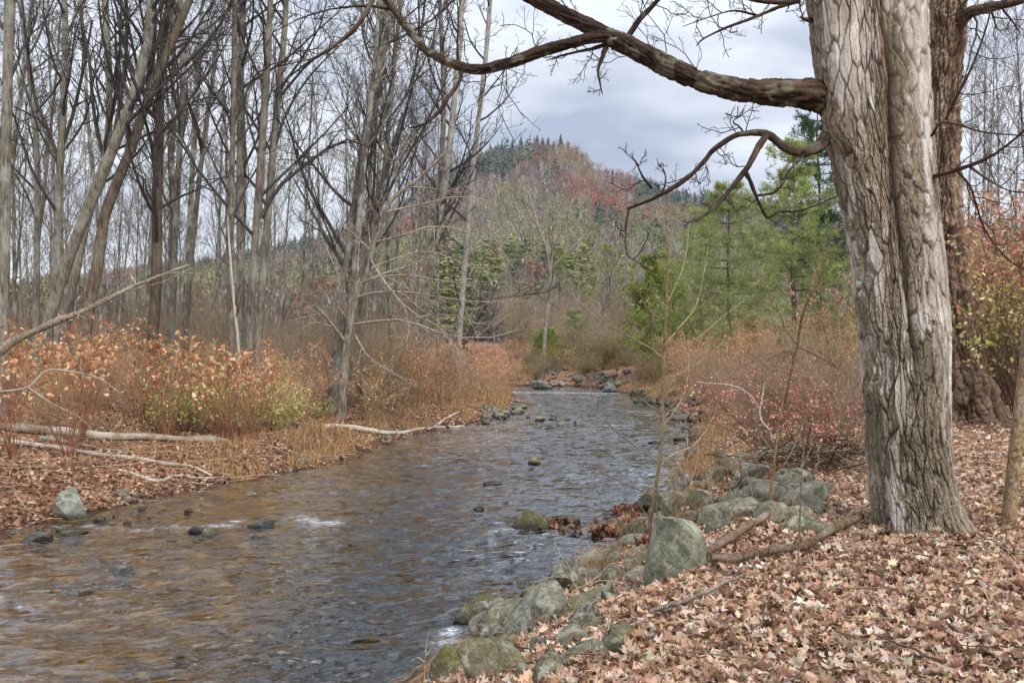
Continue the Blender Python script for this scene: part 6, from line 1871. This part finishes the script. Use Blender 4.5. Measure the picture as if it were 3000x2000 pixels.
def rail():
    Y = 72.0
    x0, x1 = (1612 - 1500) / F * Y, (1965 - 1500) / F * Y
    xm = (x0 + x1) / 2
    t = thing('guard_rail', 'pale guard rail along the road beyond the far bank', 'guard rail', (xm, Y, float(zt(xm, Y))))
    zc = H + 25 / F * Y
    xs = np.linspace(x0, x1, 30)
    prof = np.array([(0, -.16), (-.07, -.10), (-.07, -.04), (0, 0), (-.07, .04), (-.07, .10), (0, .16), (.012, .16), (.012, -.16)])
    V = np.array([[x - xm, Y + p[0] - Y, zc + p[1] + .04 * math.sin(x * .8) - float(zt(xm, Y))] for x in xs for p in prof])
    m = len(prof)
    Q = np.array([[i * m + j, i * m + (j + 1) % m, (i + 1) * m + (j + 1) % m, (i + 1) * m + j] for i in range(29) for j in range(m)])
    obj('rail', mk_mesh('rail', V, [Q], np.full((len(V), 3), 1.0) * lin(206, 206, 204)), M_attr, t)
    for x in np.linspace(x0 + .4, x1 - .4, 6):
        zg = float(zt(x, Y + .1))
        Vb, Qb = box_vq(x - xm - .07, x - xm + .07, .02, .2, zg - .4 - float(zt(xm, Y)), zc + .14 - float(zt(xm, Y)))
        obj('post', mk_mesh('post', Vb, Qb, np.full((8, 3), 1.0) * lin(96, 82, 70)), M_attr, t)
rail()

def house(label, x, y, w, d, zr, pitch, wallc, roofc, yaw):
    zg = float(zt(x, y)) - .3
    t = thing('house', label, 'house', (x, y, zg))
    t.rotation_euler = (0, 0, yaw)
    hr = zr - zg
    he = hr - w / 2 * pitch
    V = np.array([(-w / 2, -d / 2, 0), (w / 2, -d / 2, 0), (w / 2, d / 2, 0), (-w / 2, d / 2, 0), (-w / 2, -d / 2, he), (w / 2, -d / 2, he), (w / 2, d / 2, he), (-w / 2, d / 2, he), (0, -d / 2, hr), (0, d / 2, hr)])
    obj('wall', mk_mesh('wall', V, [np.array([[0, 1, 5, 4], [1, 2, 6, 5], [2, 3, 7, 6], [3, 0, 4, 7]]), np.array([[4, 5, 8], [6, 7, 9]])], np.full((10, 3), 1.0) * lin(*wallc)), M_attr, t)
    e, th = .4, .16
    acc = Acc()
    for s in (-1, 1):
        a = np.array([s * (w / 2 + e), -d / 2 - e, he - e * pitch + .03])
        b = np.array([0, -d / 2 - e, hr + .03])
        P = np.array([a, b, b + [0, d + 2 * e, 0], a + [0, d + 2 * e, 0]])
        Vr = np.vstack([P, P + [0, 0, th]])
        acc.add(Vr, [np.array([[0, 1, 2, 3], [7, 6, 5, 4], [0, 4, 5, 1], [1, 5, 6, 2], [2, 6, 7, 3], [3, 7, 4, 0]])], lin(*roofc))
    obj('roof', acc.mesh('roof'), M_attr, t)
    for wx in (-w * .25, w * .25):
        Vb, Qb = box_vq(wx - .5, wx + .5, -d / 2 - .05, -d / 2 + .05, he * .45, he * .45 + 1.3)
        f = obj('window', mk_mesh('window', Vb, Qb, np.full((8, 3), 1.0) * lin(225, 225, 222)), M_attr, t)
        Vb, Qb = box_vq(wx - .42, wx + .42, -d / 2 - .075, -d / 2 - .052, he * .45 + .08, he * .45 + 1.22)
        obj('pane', mk_mesh('pane', Vb, Qb, np.full((8, 3), 1.0) * lin(50, 56, 62)), M_attr, f)
house('house with a pinkish roof half hidden by grey thicket past the cedar', 14.4, 106, 7.0, 8, 7.3, .62, (206, 200, 194), (178, 158, 152), radians(62))
house('grey-sided house glimpsed under the pine branches', 26.0, 94, 8, 9, 7.6, .5, (196, 198, 200), (120, 116, 116), radians(15))
#PART5

# ------------------------------------------------------------------ the air
def haze():
    V, Q = box_vq(-1000, 1000, -50, 1050, -45, 330)
    m = NT('haze')
    v = m.n('VolumePrincipled', {'Color': (.80, .84, .92), 'Density': 0.00022, 'Anisotropy': 0.1})
    m.t.links.new(v.outputs[0], m.out.inputs['Volume'])
    struct(obj('haze', mk_mesh('haze', V, Q), m.m), 'stuff')
haze()
